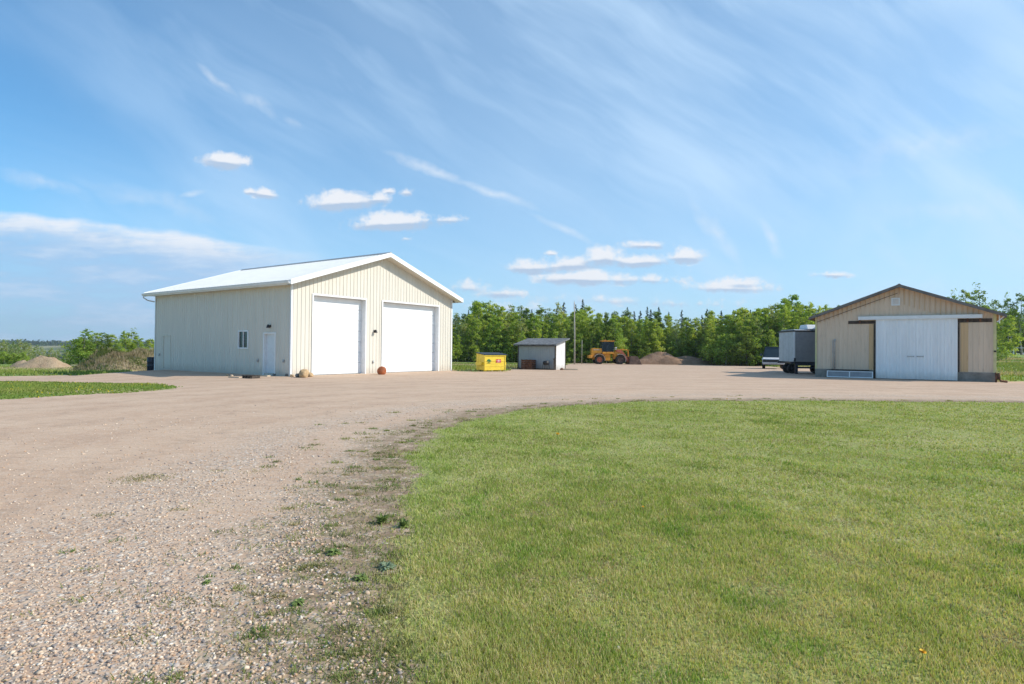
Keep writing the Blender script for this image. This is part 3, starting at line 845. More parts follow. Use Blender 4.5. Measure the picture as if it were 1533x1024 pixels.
# left wall fittings (in TL frame)
def sidepart(fn, name, m, par, **k):
    mb = MB(TL); fn(mb); return mb.build(name, m, par, **k)
x0, x1, z0, z1 = SD
sd = sidepart(lambda q: (q.box(x0, x1, .1, .15, z0, z1), q.box(x0 + .12, x1 - .12, .09, .1, z0 + .2, z0 + .9), q.box(x0 + .12, x1 - .12, .09, .1, z0 + 1.1, z1 - .2)), 'side_door', M['truckwhite'], b1)
sidepart(lambda q: (frame(q, x0, x1, z0 - .1, z1, .08, -.04, .1, False), q.box(x0 - .08, x1 + .08, -.08, .1, z0 - .16, z0 - .1)), 'door_frame', M['white'], sd)
sidepart(lambda q: (q.tube([(x1 - .09, .1, 1.1), (x1 - .09, .03, 1.1)], .025, 8), q.tube([(x1 - .09, .03, 1.1), (x1 - .19, .03, 1.1)], .012, 6)), 'handle', M['galv'], sd)
x0, x1, z0, z1 = WN; xm = (x0 + x1) / 2
wn = sidepart(lambda q: (frame(q, x0, x1, z0, z1, .075, -.045, .05), q.box(xm - .025, xm + .025, -.03, .04, z0, z1)), 'window', M['white'], b1)
sidepart(lambda q: q.box(x0, x1, .02, .03, z0, z1), 'pane', M['glass'], wn)
x0, x1, z0, z1 = RD
rd = sidepart(lambda q: q.box(x0, x1, .02, .06, z0, z1), 'side_door', M['cream'], b1, label='cream rear service door')
sidepart(lambda q: frame(q, x0, x1, z0, z1, .06, -.035, .02, False), 'door_frame', M['soffit'], rd)
def lamp(mb, x, z):
    mb.box(x - .06, x + .06, -.04, -.02, z - .07, z + .07)
    mb.tube([(x, -.04, z), (x, -.14, z + .02)], .02, 8)
    mb.lathe([(.03, .08), (.05, .06), (.09, -.06), (.1, -.1), (.085, -.09), (.04, .04)], (x, -.16, z), 'Z', 14)
mb = MB(TL); lamp(mb, LV - 1.75, 2.62); mb.build('wall_lamp', M['black'], b1)
mb = MB(); lamp(mb, 5.68, 2.5); mb.build('wall_lamp', M['black'], b1)
def outlet(T, x, z):
    mb = MB(T); mb.box(x - .05, x + .05, -.06, -.022, z - .08, z + .08); mb.prismx([(-.06, z + .02), (-.09, z - .02), (-.06, z - .07)], x - .04, x + .04)
    mb.build('outlet_box', M['galv'], b1)
outlet(TL, LV - 2.85, .78); outlet(TL, LV - .55, .78); outlet(TL, LV - 13.65, .95); outlet(Matrix.Identity(4), 5.62, .68)

# ================================================================ barn at the right
rz2 = math.atan2(-.569, .822)
BW, BD, BH = 8.65, 13., 3.62
b2 = empty('barn', (18.58, 37.42, 0), rz2, 'low beige metal-sided barn with a big white sliding door and grey roof', 'building')
PB = (5.27 - 3.62) / (BW / 2)
top2 = lambda x: BH + (BW / 2 - abs(x - BW / 2)) * PB
DR = (3.19, 6.99, -.2, 3.5)
mb = MB(); ribwall(mb, BW, top2, .5, [(DR[0], DR[1], .4, 3.3)], pitch=.23, rib=.018, extra=(BW / 2,)); mb.build('wall', M['beige'], b2); mb = MB()
mb.T = Matrix.Translation((0, BD, 0)) @ Matrix.Rotation(-PI / 2, 4, 'Z'); ribwall(mb, BD, lambda x: BH, .5, pitch=.23); mb.build('wall', M['beige'], b2); mb = MB()
mb.T = Matrix.Translation((BW, 0, 0)) @ Matrix.Rotation(PI / 2, 4, 'Z'); ribwall(mb, BD, lambda x: BH, .5, pitch=.23); mb.build('wall', M['beige'], b2); mb = MB()
mb.T = Matrix.Translation((BW, BD, 0)) @ Matrix.Rotation(PI, 4, 'Z'); ribwall(mb, BW, top2, .5, pitch=.23, extra=(BW / 2,))
mb.build('wall', M['beige'], b2)
each('foundation', M['concrete'], b2, [(-.03, DR[0], -.035, .2, -.4, .5), (DR[1], BW + .03, -.035, .2, -.4, .5), (-.03, .2, .2, BD, -.4, .5), (BW - .2, BW + .03, .2, BD, -.4, .5)])
M['trimlit'] = paint('sunlit_trim', (.62, .56, .28), .5, .06)  # yellow of light caught on the corners, put into the trim colour
ell(-.032, -.032, 1, 1, .10, .5, BH + .03, 'corner_trim', M['trimlit'], b2); ell(BW + .032, -.032, -1, 1, .13, .5, BH + .03, 'corner_trim', M['trimlit'], b2)
# sliding door: two ribbed leaves
dr = None
for a, b in ((DR[0] - .02, 5.088), (5.092, DR[1] + .02)):
    mb = MB(Matrix.Translation((a, -.12, 0))); ribwall(mb, b - a, lambda x: 3.47, .04, pitch=.16, rib=.014)
    mb.T = Matrix.Identity(4); mb.box(a, b, -.118, -.09, .03, 3.46)
    d = mb.build('sliding_door', M['barnwhite'], b2)
    mb = MB(); hx = b - .22 if a < 4 else a + .22
    mb.box(hx - .16, hx + .16, -.17, -.135, 1.30, 1.34); mb.box(hx - .16, hx - .13, -.17, -.12, 1.28, 1.36); mb.box(hx + .13, hx + .16, -.17, -.12, 1.28, 1.36)
    mb.build('handle', M['galv'], d)
mb = MB(); mb.box(2.28, 8.08, -.2, -.04, 3.50, 3.60); mb.box(2.28, 8.08, -.22, -.2, 3.42, 3.62); mb.build('door_track', M['white'], b2)
each('header_board', M['darkwood'], b2, [(1.75, 3.16, -.032, -.02, 3.20, 3.38), (7.02, 8.5, -.032, -.02, 3.20, 3.40)])
each('track_bracket', M['rust'], b2, [(x - .04, x + .04, -.1, -.034, 3.22, 3.41) for x in (2.35, 7.45, 8.0)])
each('door_post', M['darkwood'], b2, [(3.06, 3.15, -.06, -.022, -.02, 3.19), (7.03, 7.10, -.05, -.022, .5, 3.19)])
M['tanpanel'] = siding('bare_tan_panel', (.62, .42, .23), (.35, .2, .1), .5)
mb = MB(Matrix.Translation((7.14, -.026, 0))); ribwall(mb, .34, lambda x: 3.19, .52, pitch=.12, rib=.012); mb.build('replacement_panel', M['tanpanel'], b2, label='warmer tan siding strips beside the sliding door'); mb = MB()
mb.T = Matrix.Translation((2.82, -.026, 0)); ribwall(mb, .23, lambda x: 3.19, .52, pitch=.11, rib=.012)
mb.build('replacement_panel', M['tanpanel'], b2, label='warmer tan siding strips beside the sliding door')
# gable vent window, batten boards and rake boards
vw = MB(); frame(vw, 3.99, 4.29, 4.28, 4.60, .06, -.05, -.02); vw = vw.build('gable_vent', M['white'], b2)
mb = MB()
for i in range(6): mb.box(3.99, 4.29, -.04, -.025, 4.285 + i * .053, 4.318 + i * .053, Matrix.Rotation(R(30), 3, 'X'))
mb.build('louvre', M['barnwhite'], vw)
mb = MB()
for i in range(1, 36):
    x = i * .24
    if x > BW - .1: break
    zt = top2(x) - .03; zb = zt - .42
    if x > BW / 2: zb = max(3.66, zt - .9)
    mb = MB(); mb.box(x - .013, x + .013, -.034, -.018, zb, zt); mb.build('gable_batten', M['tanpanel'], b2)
mb = MB()
mb.prism([(.05, 3.32), (BW / 2 - .1, 3.32 + (BW / 2 - .15) * PB), (BW / 2 - .1, 3.345 + (BW / 2 - .15) * PB), (.05, 3.345)], -.044, -.036)
mb.build('rake_strip', M['darkwood'], b2)
ob = .45
rb = lambda x, o=0: BH + .10 + o + (BW / 2 - abs(x - BW / 2)) * PB
rf = MB()
for s_ in (-1, 1):
    xe = -.32 if s_ < 0 else BW + .42; xr = BW / 2; y = -ob; prof = []
    while y < BD + ob - .02:
        prof += [(y, 0), (y + .12, 0), (y + .14, .02), (y + .17, .02), (y + .19, 0)]; y += .3
    prof.append((BD + ob, 0))
    for (ya, za), (yb, zb) in zip(prof[:-1], prof[1:]):
        rf.add([(xe, ya, rb(xe, za)), (xe, yb, rb(xe, zb)), (xr, yb, rb(xr, zb)), (xr, ya, rb(xr, za))], [(0, 1, 2, 3)])
    roof = rf.build('roof', M['barnroof'], b2)
for s_ in (-1, 1):
    xe = -.32 if s_ < 0 else BW + .42; xr = BW / 2
    mb = MB(); mb.prism([(xe, rb(xe, -.13)), (xr, rb(xr, -.13)), (xr, rb(xr, .035)), (xe, rb(xe, .035))][::s_], -ob - .03, -ob); mb.build('fascia', M['barnroof'], roof)
    mb = MB(); mb.box(min(xe, xe + s_ * .02), max(xe, xe + s_ * .02), -ob - .02, BD + ob, rb(xe, -.13), rb(xe, .02)); mb.build('fascia', M['barnroof'], roof)
for s_ in (-1, 1):
    xe = -.31 if s_ < 0 else BW + .41
    mb = MB(); mb.add([(xe, -ob, rb(xe, -.08)), (xe, BD + ob, rb(xe, -.08)), (BW / 2, BD + ob, rb(BW / 2, -.08)), (BW / 2, -ob, rb(BW / 2, -.08))], [(0, 1, 2, 3)]); mb.build('soffit', M['orangewood'], roof)
mb = MB(); mb.prism([(BW / 2 - .16, rb(BW / 2 - .16, .025)), (BW / 2, rb(BW / 2, .03)), (BW / 2 + .16, rb(BW / 2 + .16, .025)), (BW / 2, rb(BW / 2, .07))], -ob - .04, BD + ob)
mb.build('ridge_cap', M['barnroof'], roof)
mb = MB(); mb.bar((BW + .4, -.2, 3.55), (BW + .06, -.1, 3.20), .03, .05); mb.bar((BW + .15, -.12, 3.55), (BW + .15, -.12, 3.12), .08, .05); mb.build('roof_brace', M['white'], b2)
mb = MB(); mb.tube([(.95, -.08, .45), (.95, -.08, 2.25)], .018, 8); mb.tube([(1.05, -.09, .5), (1.05, -.09, 2.15), (1.05, -.05, 2.3)], .026, 8); mb.box(1.01, 1.09, -.12, -.05, 2.15, 2.3)
mb.build('vent_pipe', M['galv'], b2, smooth=True)
mb = MB(); mb.box(BW - .08, BW + .02, -.06, -.02, 1.60, 1.68); mb.build('hinge_plate', M['darkwood'], b2)

# white framed screen lying against the barn foundation
T2 = b2.matrix_basis.copy() if False else Matrix.Translation((18.58, 37.42, 0)) @ Matrix.Rotation(rz2, 4, 'Z')
def w2(x, y, z=0): return T2 @ Vector((x, y, z))
sc = empty('screen_panel', w2(1.85, -.32), rz2, 'long low white-framed screen panel with two dark bays leaning on the barn foundation', 'screen panel')
mb = MB(); L = 2.4
tilt = Matrix.Rotation(R(-14), 4, 'X'); mb.T = tilt
mb.box(-L / 2, L / 2, -.03, .03, .02, .07); mb.box(-L / 2, L / 2, -.03, .03, .37, .42)
for x in (-L / 2 + .025, 0, L / 2 - .025): mb.box(x - .025, x + .025, -.028, .028, .07, .37)
mb.build('frame', M['white'], sc)
mb = MB(tilt); mb.box(-L / 2 + .05, -.025, -.008, .008, .07, .37); mb.box(.025, L / 2 - .05, -.008, .008, .07, .37); mb.build('mesh', M['boxdark'], sc)
pk = empty('lumber_stack', w2(1.9, -.19), rz2, 'dark boards stacked along the barn foundation behind the white screen', 'lumber')
mb = MB()
for i in range(3): mb.box(-1.25 + .1 * i, 1.2 - .12 * i, -.06, .08, .37 + i * .045, .41 + i * .045)
mb.box(-1.2, -1.1, -.05, .08, 0, .37); mb.box(1.05, 1.15, -.05, .08, 0, .37)
mb.build('boards', M['darkwood'], pk)
pk.name = 'lumber_stack'
rp = empty('rusty_pipe', w2(BW + .12, -.22), rz2, 'rusty red pipe elbow standing at the right corner of the barn', 'pipe')
mb = MB(); mb.tube([(0, 0, .5), (0, 0, .18), (.08, -.03, .08), (.35, -.08, .06)], .06, 10); mb.tube([(-.12, 0, .52), (-.1, 0, .25), (-.12, -.02, .0)], .05, 8); mb.build('pipe', M['rust'], rp, smooth=True)

# ================================================================ small things by the shop
TB = Matrix.Translation((-11.42, 31.6, 0)) @ Matrix.Rotation(math.atan2(.822, .569), 4, 'Z')
def w1_(x, y, z=0): return TB @ Vector((x, y, z))
def rock(name, loc, sx, sy, sz, m, label, cat='boulder', seed=0, rough=.12):
    import bmesh
    bm = bmesh.new(); bmesh.ops.create_icosphere(bm, subdivisions=4, radius=1)
    for v in bm.verts:
        q = v.co * 1.3 + Vector((seed, seed * 2, 0))
        v.co *= 1 + rough * mn.noise(q) * 2 + rough * .5 * mn.noise(q * 3)
        v.co.x *= sx; v.co.y *= sy; v.co.z *= sz
    me = bpy.data.meshes.new(name); bm.to_mesh(me); bm.free(); me.materials.append(m)
    for p in me.polygons: p.use_smooth = True
    o = link(name, me); o.location = (loc[0], loc[1], loc[2] + sz * .75); o.rotation_euler.z = seed
    return tag(o, label, cat)
p = ground(455, 565.3); rock('boulder', p, .26, .22, .25, M['stoneT'], 'large tan boulder at the front corner of the cream shop', seed=1.2)
p = ground(464.5, 564.3); rock('boulder', p, .15, .14, .13, M['stoneT'], 'smaller tan boulder to the right of the large one at the shop corner', seed=3.1)
p = ground(446, 565); rock('boulder', p, .16, .13, .12, M['stoneG'], 'dark grey boulder between the shop corner and the tan boulders', seed=5.1)
p = ground(571.5, 560.8); rock('round_ball', p, .26, .26, .27, M['orange'], 'round rusty orange ball on the gravel between the two overhead doors', 'ball', 2.2, .03)
k = 0
for px, py, s_, mm in ((340, 562.5, .06, 'stoneT'), (347, 563.5, .07, 'plank'), (404, 561.5, .12, 'stoneG'), (411, 562.5, .1, 'stoneG'), (419, 562, .11, 'stoneT'), (425, 563, .1, 'stoneG'), (431, 563.5, .12, 'stoneG'), (437, 564, .1, 'stoneT')):
    o = rock('cobble', ground(px, py), s_ * 1.3, s_, s_ * .7, M[mm], 'small cobble in the row along the foot of the shop side wall', 'cobble', k * 1.7, .15)
    o['group'] = 'cobbles along the shop wall foot'; k += 1
pl = empty('pallet', ground(376, 566.3), math.atan2(-.569, .822) + .05, 'low wooden pallet lying on the gravel left of the side door', 'pallet')
mb = MB()
for y in (-.18, 0, .18): mb.box(-.38, .38, y - .05, y + .05, .12, .145)
for x in (-.33, -.11, .11, .33): mb.box(x - .045, x + .045, -.23, .23, .0, .12)
mb.build('deck', M['darkwood'], pl)
pb = empty('plank', ground(352, 565.6), math.atan2(-.569, .822), 'pale plank lying on the gravel beside the pallet', 'plank'); mb = MB(); mb.box(-.5, .45, -.07, .07, .0, .05); mb.build('board', M['plank'], pb)
pb = empty('plank', ground(395, 563.2), math.atan2(-.569, .822) - .05, 'pale boards lying below the side door sill', 'plank'); mb = MB(); mb.box(-.45, .5, -.1, .1, .0, .06); mb.box(-.3, .4, .12, .2, .0, .05); mb.build('board', M['plank'], pb)
br_ = empty('barrel', at(226.6, 40.1), 0, 'dark blue plastic barrel standing at the rear corner of the cream shop', 'barrel')
mb = MB(); mb.lathe([(0, .0), (.22, .0), (.24, .03), (.24, .28), (.252, .3), (.24, .32), (.24, .56), (.252, .58), (.24, .6), (.24, .82), (.22, .86), (.21, .85), (0, .84)], (0, 0, 0)); mb.build('drum', M['darkblue'], br_, smooth=True)
mb = MB(); mb.lathe([(.245, .84), (.252, .86), (.245, .88), (.1, .89), (0, .89)], (0, 0, 0)); mb.build('lid', M['black'], br_)

# ================================================================ yellow waste bin
def local(px, py, rz, *a, **k): return empty(a[0], ground(px, py), rz, *a[1:], **k)
g0 = ground(725, 556.3)
bn = empty('waste_bin', g0, R(30), 'yellow steel waste bin with black lid, green and red prints', 'waste bin')
mb = MB(); W_, D_, H_ = 1.62, 1.2, 1.1
mb.prismx([(0, .08), (D_, .08), (D_, H_ + .12), (0, H_)], 0, W_)
for z in (.35, .72): mb.box(-.01, W_ + .01, -.018, 0, z - .02, z + .02)
mb.box(-.03, W_ + .03, -.04, 0, H_ - .07, H_ - .01)
for x in (0, W_ - .06): mb.box(x, x + .06, -.03, -.019, .08, H_ - .07)
for y in (.1, D_ - .25):
    for x in (.05, W_ - .25): mb.box(x, x + .2, y, y + .15, 0, .08)
body = mb.build('body', M['yellow'], bn, bevel=.008)
each('fork_pocket', M['yellow'], bn, [(-.16, -.005, .2, D_ - .2, .42, .62), (W_ + .005, W_ + .16, .2, D_ - .2, .42, .62)])
mb = MB(); mb.prismx([(-.06, H_ + .005), (D_ + .03, H_ + .13), (D_ + .03, H_ + .18), (-.06, H_ + .05)], -.04, W_ + .14); mb.tube([(-.06, D_ + .03, H_ + .15), (W_ + .16, D_ + .03, H_ + .15)], .03, 8); mb.build('lid', M['black'], bn)
mb = MB(); lz = .70
mb.prism([(.15, lz - .02), (.24, lz + .1), (.34, lz + .15), (.44, lz + .08), (.53, lz - .02), (.44, lz - .03), (.36, lz - .08), (.3, lz - .02)], -.024, -.019); mb.box(.2, .46, -.0235, -.0195, lz - .14, lz - .10)
mb.build('tree_logo', M['green'], body)
mb = MB(); mb.box(.88, 1.26, -.024, -.0195, lz - .1, lz + .12); sg = mb.build('sign', M['red'], body)
mb = MB(); mb.box(1.05, 1.12, -.027, -.0245, lz - .01, lz + .09); mb.box(.92, 1.0, -.027, -.0245, lz + .02, lz + .05); mb.box(1.16, 1.22, -.027, -.0245, lz + .02, lz + .05); mb.box(.93, 1.2, -.027, -.0245, lz - .07, lz - .05)
mb.build('print', M['white'], sg)

# ================================================================ lean-to shed
A = ground(775.5, 552.2)
sh = empty('lean_to_shed', A, rz2, 'small lean-to shed with shade-grey walls, sloping shingle roof and sunlit-white peeling end wall', 'shed')
SW, SDp, h0, h1 = 3.35, 1.5, 1.86, 2.22
mb = MB()
ribwall(mb, SW, lambda x: h0, -.2, pitch=.2, rib=.008)
mb.T = Matrix.Translation((SW, SDp, 0)) @ Matrix.Rotation(PI, 4, 'Z'); ribwall(mb, SW, lambda x: h1, -.2, pitch=.2, rib=.008)
mb.T = Matrix.Translation((0, SDp, 0)) @ Matrix.Rotation(-PI / 2, 4, 'Z'); ribwall(mb, SDp, lambda x: h1 + (h0 - h1) * x / SDp, -.2, pitch=.2, rib=.008)
mb.build('wall', M['shedshade'], sh)
mb = MB(Matrix.Translation((SW, 0, 0)) @ Matrix.Rotation(PI / 2, 4, 'Z')); ribwall(mb, SDp, lambda x: h0 + (h1 - h0) * x / SDp, -.2, pitch=.26, rib=.01)
mb.build('end_wall', M['shedlit'], sh, label='peeling end wall in sunlit white')
mb = MB(); mb.box(-.04, .05, -.03, -.012, -.2, h0); mb.box(SW - .05, SW + .03, -.03, -.012, -.2, h0); mb.box(SW + .012, SW + .03, -.012, .08, -.2, h0); mb.box(SW + .012, SW + .03, SDp - .07, SDp, -.2, h1); mb.box(0, SW, -.025, -.012, h0 - .1, h0); mb.box(0.05, SW - .05, -.028, -.012, -.02, .08)
mb.build('corner_board', M['darkwood'], sh)
mb = MB(); sl_ = (h1 - h0) / SDp
mb.prismx([(-.3, h0 + .03 - .3 * sl_), (SDp + .3, h1 + .03 + .3 * sl_), (SDp + .3, h1 + .12 + .3 * sl_), (-.3, h0 + .12 - .3 * sl_)], -.28, SW + .22)
mb.build('roof', M['shingle'], sh)
TS = Matrix.Translation(A) @ Matrix.Rotation(rz2, 4, 'Z')
cr = empty('wooden_crate', TS @ Vector((1.25, -.42, 0)), rz2, 'rusty brown slatted crate standing against the grey shed', 'crate')
mb = MB()
for i in range(5): mb.box(-.45, .45, -.3, .3, .05 + i * .14, .17 + i * .14)
for x in (-.42, 0, .42): mb.box(x - .04, x + .04, -.325, -.3, 0, .76)
mb.build('box', M['rust'], cr)
gr_ = empty('scrap_barbecue', TS @ Vector((2.75, -.35, 0)), rz2, 'dark old barbecue on legs at the right end of the grey shed', 'barbecue')
mb = MB(); mb.lathe([(0, -.16), (.18, -.14), (.24, 0), (.2, .13), (0, .18)], (0, 0, .52), 'Z', 16); mb.build('bowl', M['black'], gr_, smooth=True)
for x, y in ((-.16, -.13), (.16, -.13), (.16, .13), (-.16, .13)):
    mb = MB(); mb.tube([(x, y, .48), (x * 1.35, y * 1.35, 0)], .016, 6); mb.build('leg', M['black'], gr_)
ps = empty('leaning_post', TS @ Vector((3.33, -.15, 0)), rz2, 'dark timber post leaning on the front corner of the grey shed', 'post')
mb = MB(); mb.bar((.22, -.3, 0), (-.06, .07, .85), .08, .06); mb.build('beam', M['darkwood'], ps)
bd = empty('plank_pile', TS @ Vector((4.2, .7, 0)), rz2 + .5, 'pale planks lying on the gravel right of the shed', 'planks')
mb = MB(); mb.box(-.6, .6, -.12, .12, 0, .06); mb.box(-.7, .4, .14, .26, 0, .05); mb.box(-.5, .55, -.05, .1, .062, .11, Matrix.Rotation(.1, 3, 'Z')); mb.build('board', M['plank'], bd)
rk = rock('cobble', TS @ Vector((3.75, .25, 0)), .13, .11, .1, M['rust'], 'reddish lump of rubble at the foot of the white shed end', 'cobble', 4.)

# pole
pp = ground(860.3, 544.6)
po = empty('wooden_pole', at(860.3, 78), 0, 'tall thin grey wooden pole in front of the forest edge', 'pole')
mb = MB(); mb.tube([(0, 0, -.3), (-.03, 0, 4), (-.1, 0, 7.95)], [.10, .085, .06], 10); mb.build('shaft', M['pole'], po, smooth=True)
mb = MB(); mb.tube([(-.1, 0, 7.7), (-.1, 0, 8.15)], .02, 6); mb.build('pin', M['galv'], po)
po = empty('thin_stake', at(871, 80), 0, 'short thin pale stake right of the tall pole', 'stake')
mb = MB(); mb.tube([(0, 0, -.2), (.02, 0, 3.2)], [.04, .03], 8); mb.build('shaft', M['pole'], po, smooth=True)

# ================================================================ wheel loader
lo = at(895.5, 82); lo = Vector((lo.x, lo.y, float(height(lo.x, lo.y))))
wl = empty('wheel_loader', lo, R(2), 'orange-yellow wheel loader with dark cab and rusty bucket lowered to the right', 'wheel loader')
def wheel(par, x, y, r, w, rim, nm='wheel'):
    mb = MB(Matrix.Translation((x, y, r)))
    k_ = 22
    mb.lathe([(r * .55, -w / 2), (r * .9, -w / 2), (r * .97, -w * .38), (r * .97, w * .38), (r * .9, w / 2), (r * .55, w / 2)], (0, 0, 0), 'Y', 36)
    for i in range(k_):
        a = 2 * PI * i / k_
        c_, s_ = math.cos(a), math.sin(a)
        mb.bar((c_ * r * .97, -w * .45, s_ * r * .97), (math.cos(a + .12) * r * .97, w * .45, math.sin(a + .12) * r * .97), .07 * r, .07 * r, (c_, 0, s_))
    ty = mb.build(nm, M['tyre'], par)
    mb = MB(Matrix.Translation((x, y, r)))
    for s_ in (-1, 1):
        mb.lathe([(r * .56, s_ * w * .48), (r * .52, s_ * w * .5), (r * .48, s_ * w * .3), (r * .25, s_ * w * .28), (r * .2, s_ * w * .42), (0, s_ * w * .43)], (0, 0, 0), 'Y', 24)
    mb.build('rim', rim, ty, smooth=True)
for x, rim in ((0, M['loaderred']), (2.78, M['bucket'])):
    for y in (-.86, .86): wheel(wl, x, y, .62, .46, rim)
mb = MB()
mb.prism([(-1.05, .95), (-1.0, 2.08), (-.75, 2.14), (.38, 2.12), (.45, 1.62), (.30, 1.45), (-.55, 1.45), (-.9, .8)], -.62, .62)
mb.prism([(-1.4, .80), (-1.4, 1.18), (-1.02, 1.22), (-.92, .80)], -.8, .8)
mb.box(.45, 1.95, -.75, .75, 1.38, 1.60); mb.box(.7, 1.55, -.45, .45, .5, 1.38); mb.box(-.8, .7, -.42, .42, .62, 1.45)
hood = mb.build('rear_body', M['loader'], wl, bevel=.03)
each('side_vent', M['palemud'], wl, [(-.75, .12, y - .006, y + .006, 1.86, 1.98) for y in (-.626, .624)])
mb = MB(); mb.tube([(-.2, .3, 2.1), (-.2, .3, 2.6), (-.28, .3, 2.7)], .045, 10); mb.build('exhaust', M['black'], wl, smooth=True)
for x in (0, 2.78):       # fenders
    for s_ in (-1, 1):
        mb = MB(); k_ = 12; r0, r1 = .70, .76
        a0, a1 = (R(-12), R(150)) if x == 0 else (R(-20), R(120))
        inner = [(x + r0 * math.cos(a0 + (a1 - a0) * i / k_), .64 + r0 * math.sin(a0 + (a1 - a0) * i / k_)) for i in range(k_ + 1)]
        outer = [(x + r1 * math.cos(a0 + (a1 - a0) * i / k_), .64 + r1 * math.sin(a0 + (a1 - a0) * i / k_)) for i in range(k_ + 1)]
        for i in range(k_):
            mb.prism([inner[i], inner[i + 1], outer[i + 1], outer[i]], s_ * .86 - .25, s_ * .86 + .25)
        mb.build('fender', M['palemud'], wl)
# cab
cb = MB(); cb.prism([(.36, 3.02), (.30, 3.10), (.45, 3.17), (1.95, 3.17), (2.08, 3.1), (2.0, 3.02)], -.72, .72)
each('cab_floor', M['loader'], wl, [(.45, 1.95, -.68, .68, 1.60, 1.66)])
cab = cb.build('cab', M['loader'], wl, bevel=.02)
for (xa, za), (xb, zb) in (((.46, 1.64), (.46, 3.04)), ((1.05, 1.64), (1.05, 3.04)), ((1.9, 1.64), (1.98, 3.04))):
    for y in (-.66, .66): mb = MB(); mb.bar((xa, y, za), (xb, y, zb), .07, .07); mb.build('cab_pillar', M['truckblue'], cab)
mb = MB(); mb.prism([(.50, 1.66), (1.88, 1.66), (1.94, 3.02), (.50, 3.02)], -.63, .63); mb.build('cab_window', M['cabglass'], cab)
mb = MB(); mb.box(1.25, 1.42, -.67, -.64, 2.2, 2.95); mb.build('window_reflection_panel', M['boxlight'], cab) if False else None
mb = MB(); mb.tube([(.9, 0, 3.17), (.9, 0, 3.3)], .07, 10); mb.build('beacon', M['loaderred'], cab)
# front frame, arms, bucket
mb = MB(); mb.prism([(2.0, .7), (2.0, 1.5), (2.45, 2.0), (2.9, 1.95), (3.25, 1.3), (3.25, .6)], -.45, .45); mb.build('front_frame', M['loader'], wl, bevel=.02)
for y in (-.5, .5):
    mb = MB(); mb.prism([(2.3, 1.75), (2.35, 1.98), (3.1, 1.90), (3.95, .72), (4.02, .42), (3.78, .38), (3.0, 1.5)], y - .07, y + .07); mb.build('lift_arm', M['loaderred'], wl)
    mb = MB(); mb.tube([(2.5, y * .9, .9), (3.2, y * .9, 1.35)], .05, 8); mb.build('hydraulic_ram', M['galv'], wl)
mb = MB(); mb.bar((3.2, 0, 2.0), (4.05, 0, 1.92), .12, .14); mb.bar((4.02, 0, 1.98), (4.08, 0, 1.02), .12, .13); mb.bar((2.8, 0, 1.95), (3.4, 0, 2.05), .1, .1); mb.build('bucket_linkage', M['loader'], wl)
mb = MB()
for y in (-.4, .4): mb.tube([(2.35, y, 1.95), (2.35, y, 2.15)], .03, 6); mb.lathe([(0, -.05), (.09, -.04), (.1, .04), (0, .05)], (2.38, y, 2.2), 'X', 12)
mb.build('headlight', M['white'], wl)
bp = [(3.95, .10), (4.05, .95), (4.2, 1.12), (4.3, 1.10), (4.2, .9), (4.15, .35), (4.3, .14), (5.6, .05), (5.65, .0), (4.15, .0)]
mb = MB(); mb.prism(bp, -1.2, 1.2)
for y in (-1.22, 1.2): mb.prism([(3.95, .05), (4.05, .95), (4.2, 1.12), (4.98, 1.12), (5.1, 1.02), (5.6, .02), (4.1, .0)], y, y + .02)
bk = mb.build('bucket', M['bucket'], wl)
mb = MB()
for i in range(7): mb.prism([(5.5, .0), (5.5, .05), (5.78, .01)], -1.05 + i * .34, -.97 + i * .34)
mb.build('tooth', M['galv'], bk)

# ================================================================ utility box trailer
gt = at(1188, 42.); gz = float(height(gt.x, gt.y))
tr = empty('box_trailer', (gt.x, gt.y, gz), R(-3), 'grey enclosed box trailer parked beside the left wall of the barn', 'trailer')
TW, TD, tb, tt_ = 2.3, 2.6, .84, 2.9
mb = MB(); mb.box(0.03, TW, 0, TD, tb, tt_); bx = mb.build('box', M['boxdark'], tr)
mb = MB()
mb.box(0.0, .03, 0.0, TD, tb, tt_)
for y in (.9, 1.75): mb.box(-.008, 0, y - .015, y + .015, tb, tt_)
mb.build('side_panel', M['boxlight'], bx)
mb = MB(); mb.box(-.012, .10, -.022, 0, tb + .1, tt_); mb.box(TW - .08, TW + .01, -.022, 0, tb, tt_); mb.build('corner_post', M['white'], bx)
mb = MB(); mb.box(-.05, TW + .05, -.05, TD + .05, tt_, tt_ + .1); mb.build('roof_rim', M['black'], bx)
mb = MB(); mb.prismx([(.0, tt_ + .1), (TD, tt_ + .1), (TD - .2, tt_ + .2), (.3, tt_ + .17)], .1, TW - .1); mb.build('roof', M['galv'], bx)
mb = MB(); mb.prismx([(.1, tt_ + .18), (1.5, tt_ + .18), (1.3, tt_ + .5), (.3, tt_ + .5)], .95, 2.2); mb.build('roof_vent', M['white'], bx, bevel=.05)
mb = MB(); mb.box(.02, .12, -.06, -.022, tb + .02, tb + .25); mb.build('latch', M['black'], bx)
mb = MB(); mb.box(-.15, TW + 1.2, .1, .22, tb - .14, tb - .02); mb.box(-.15, TW + .6, TD - .2, TD - .1, tb - .14, tb - .02); mb.box(.1, .2, .0, TD, tb - .12, tb); mb.box(2., 2.1, .0, TD, tb - .12, tb)
mb.box(.12, .3, .0, .12, .0, tb - .14); mb.box(.32, 1.5, .02, .1, .38, .5); mb.box(1.5, 1.68, .0, .12, .0, tb - .14); mb.box(.3, 2.0, .0, .08, tb - .26, tb - .14)
mb.build('chassis', M['truckblue'], tr)
for x, y in ((.2, .75), (.2, 1.55), (TW - .2, .75), (TW - .2, 1.55)):
    wheel(tr, x, y, .34, .2, M['black'])
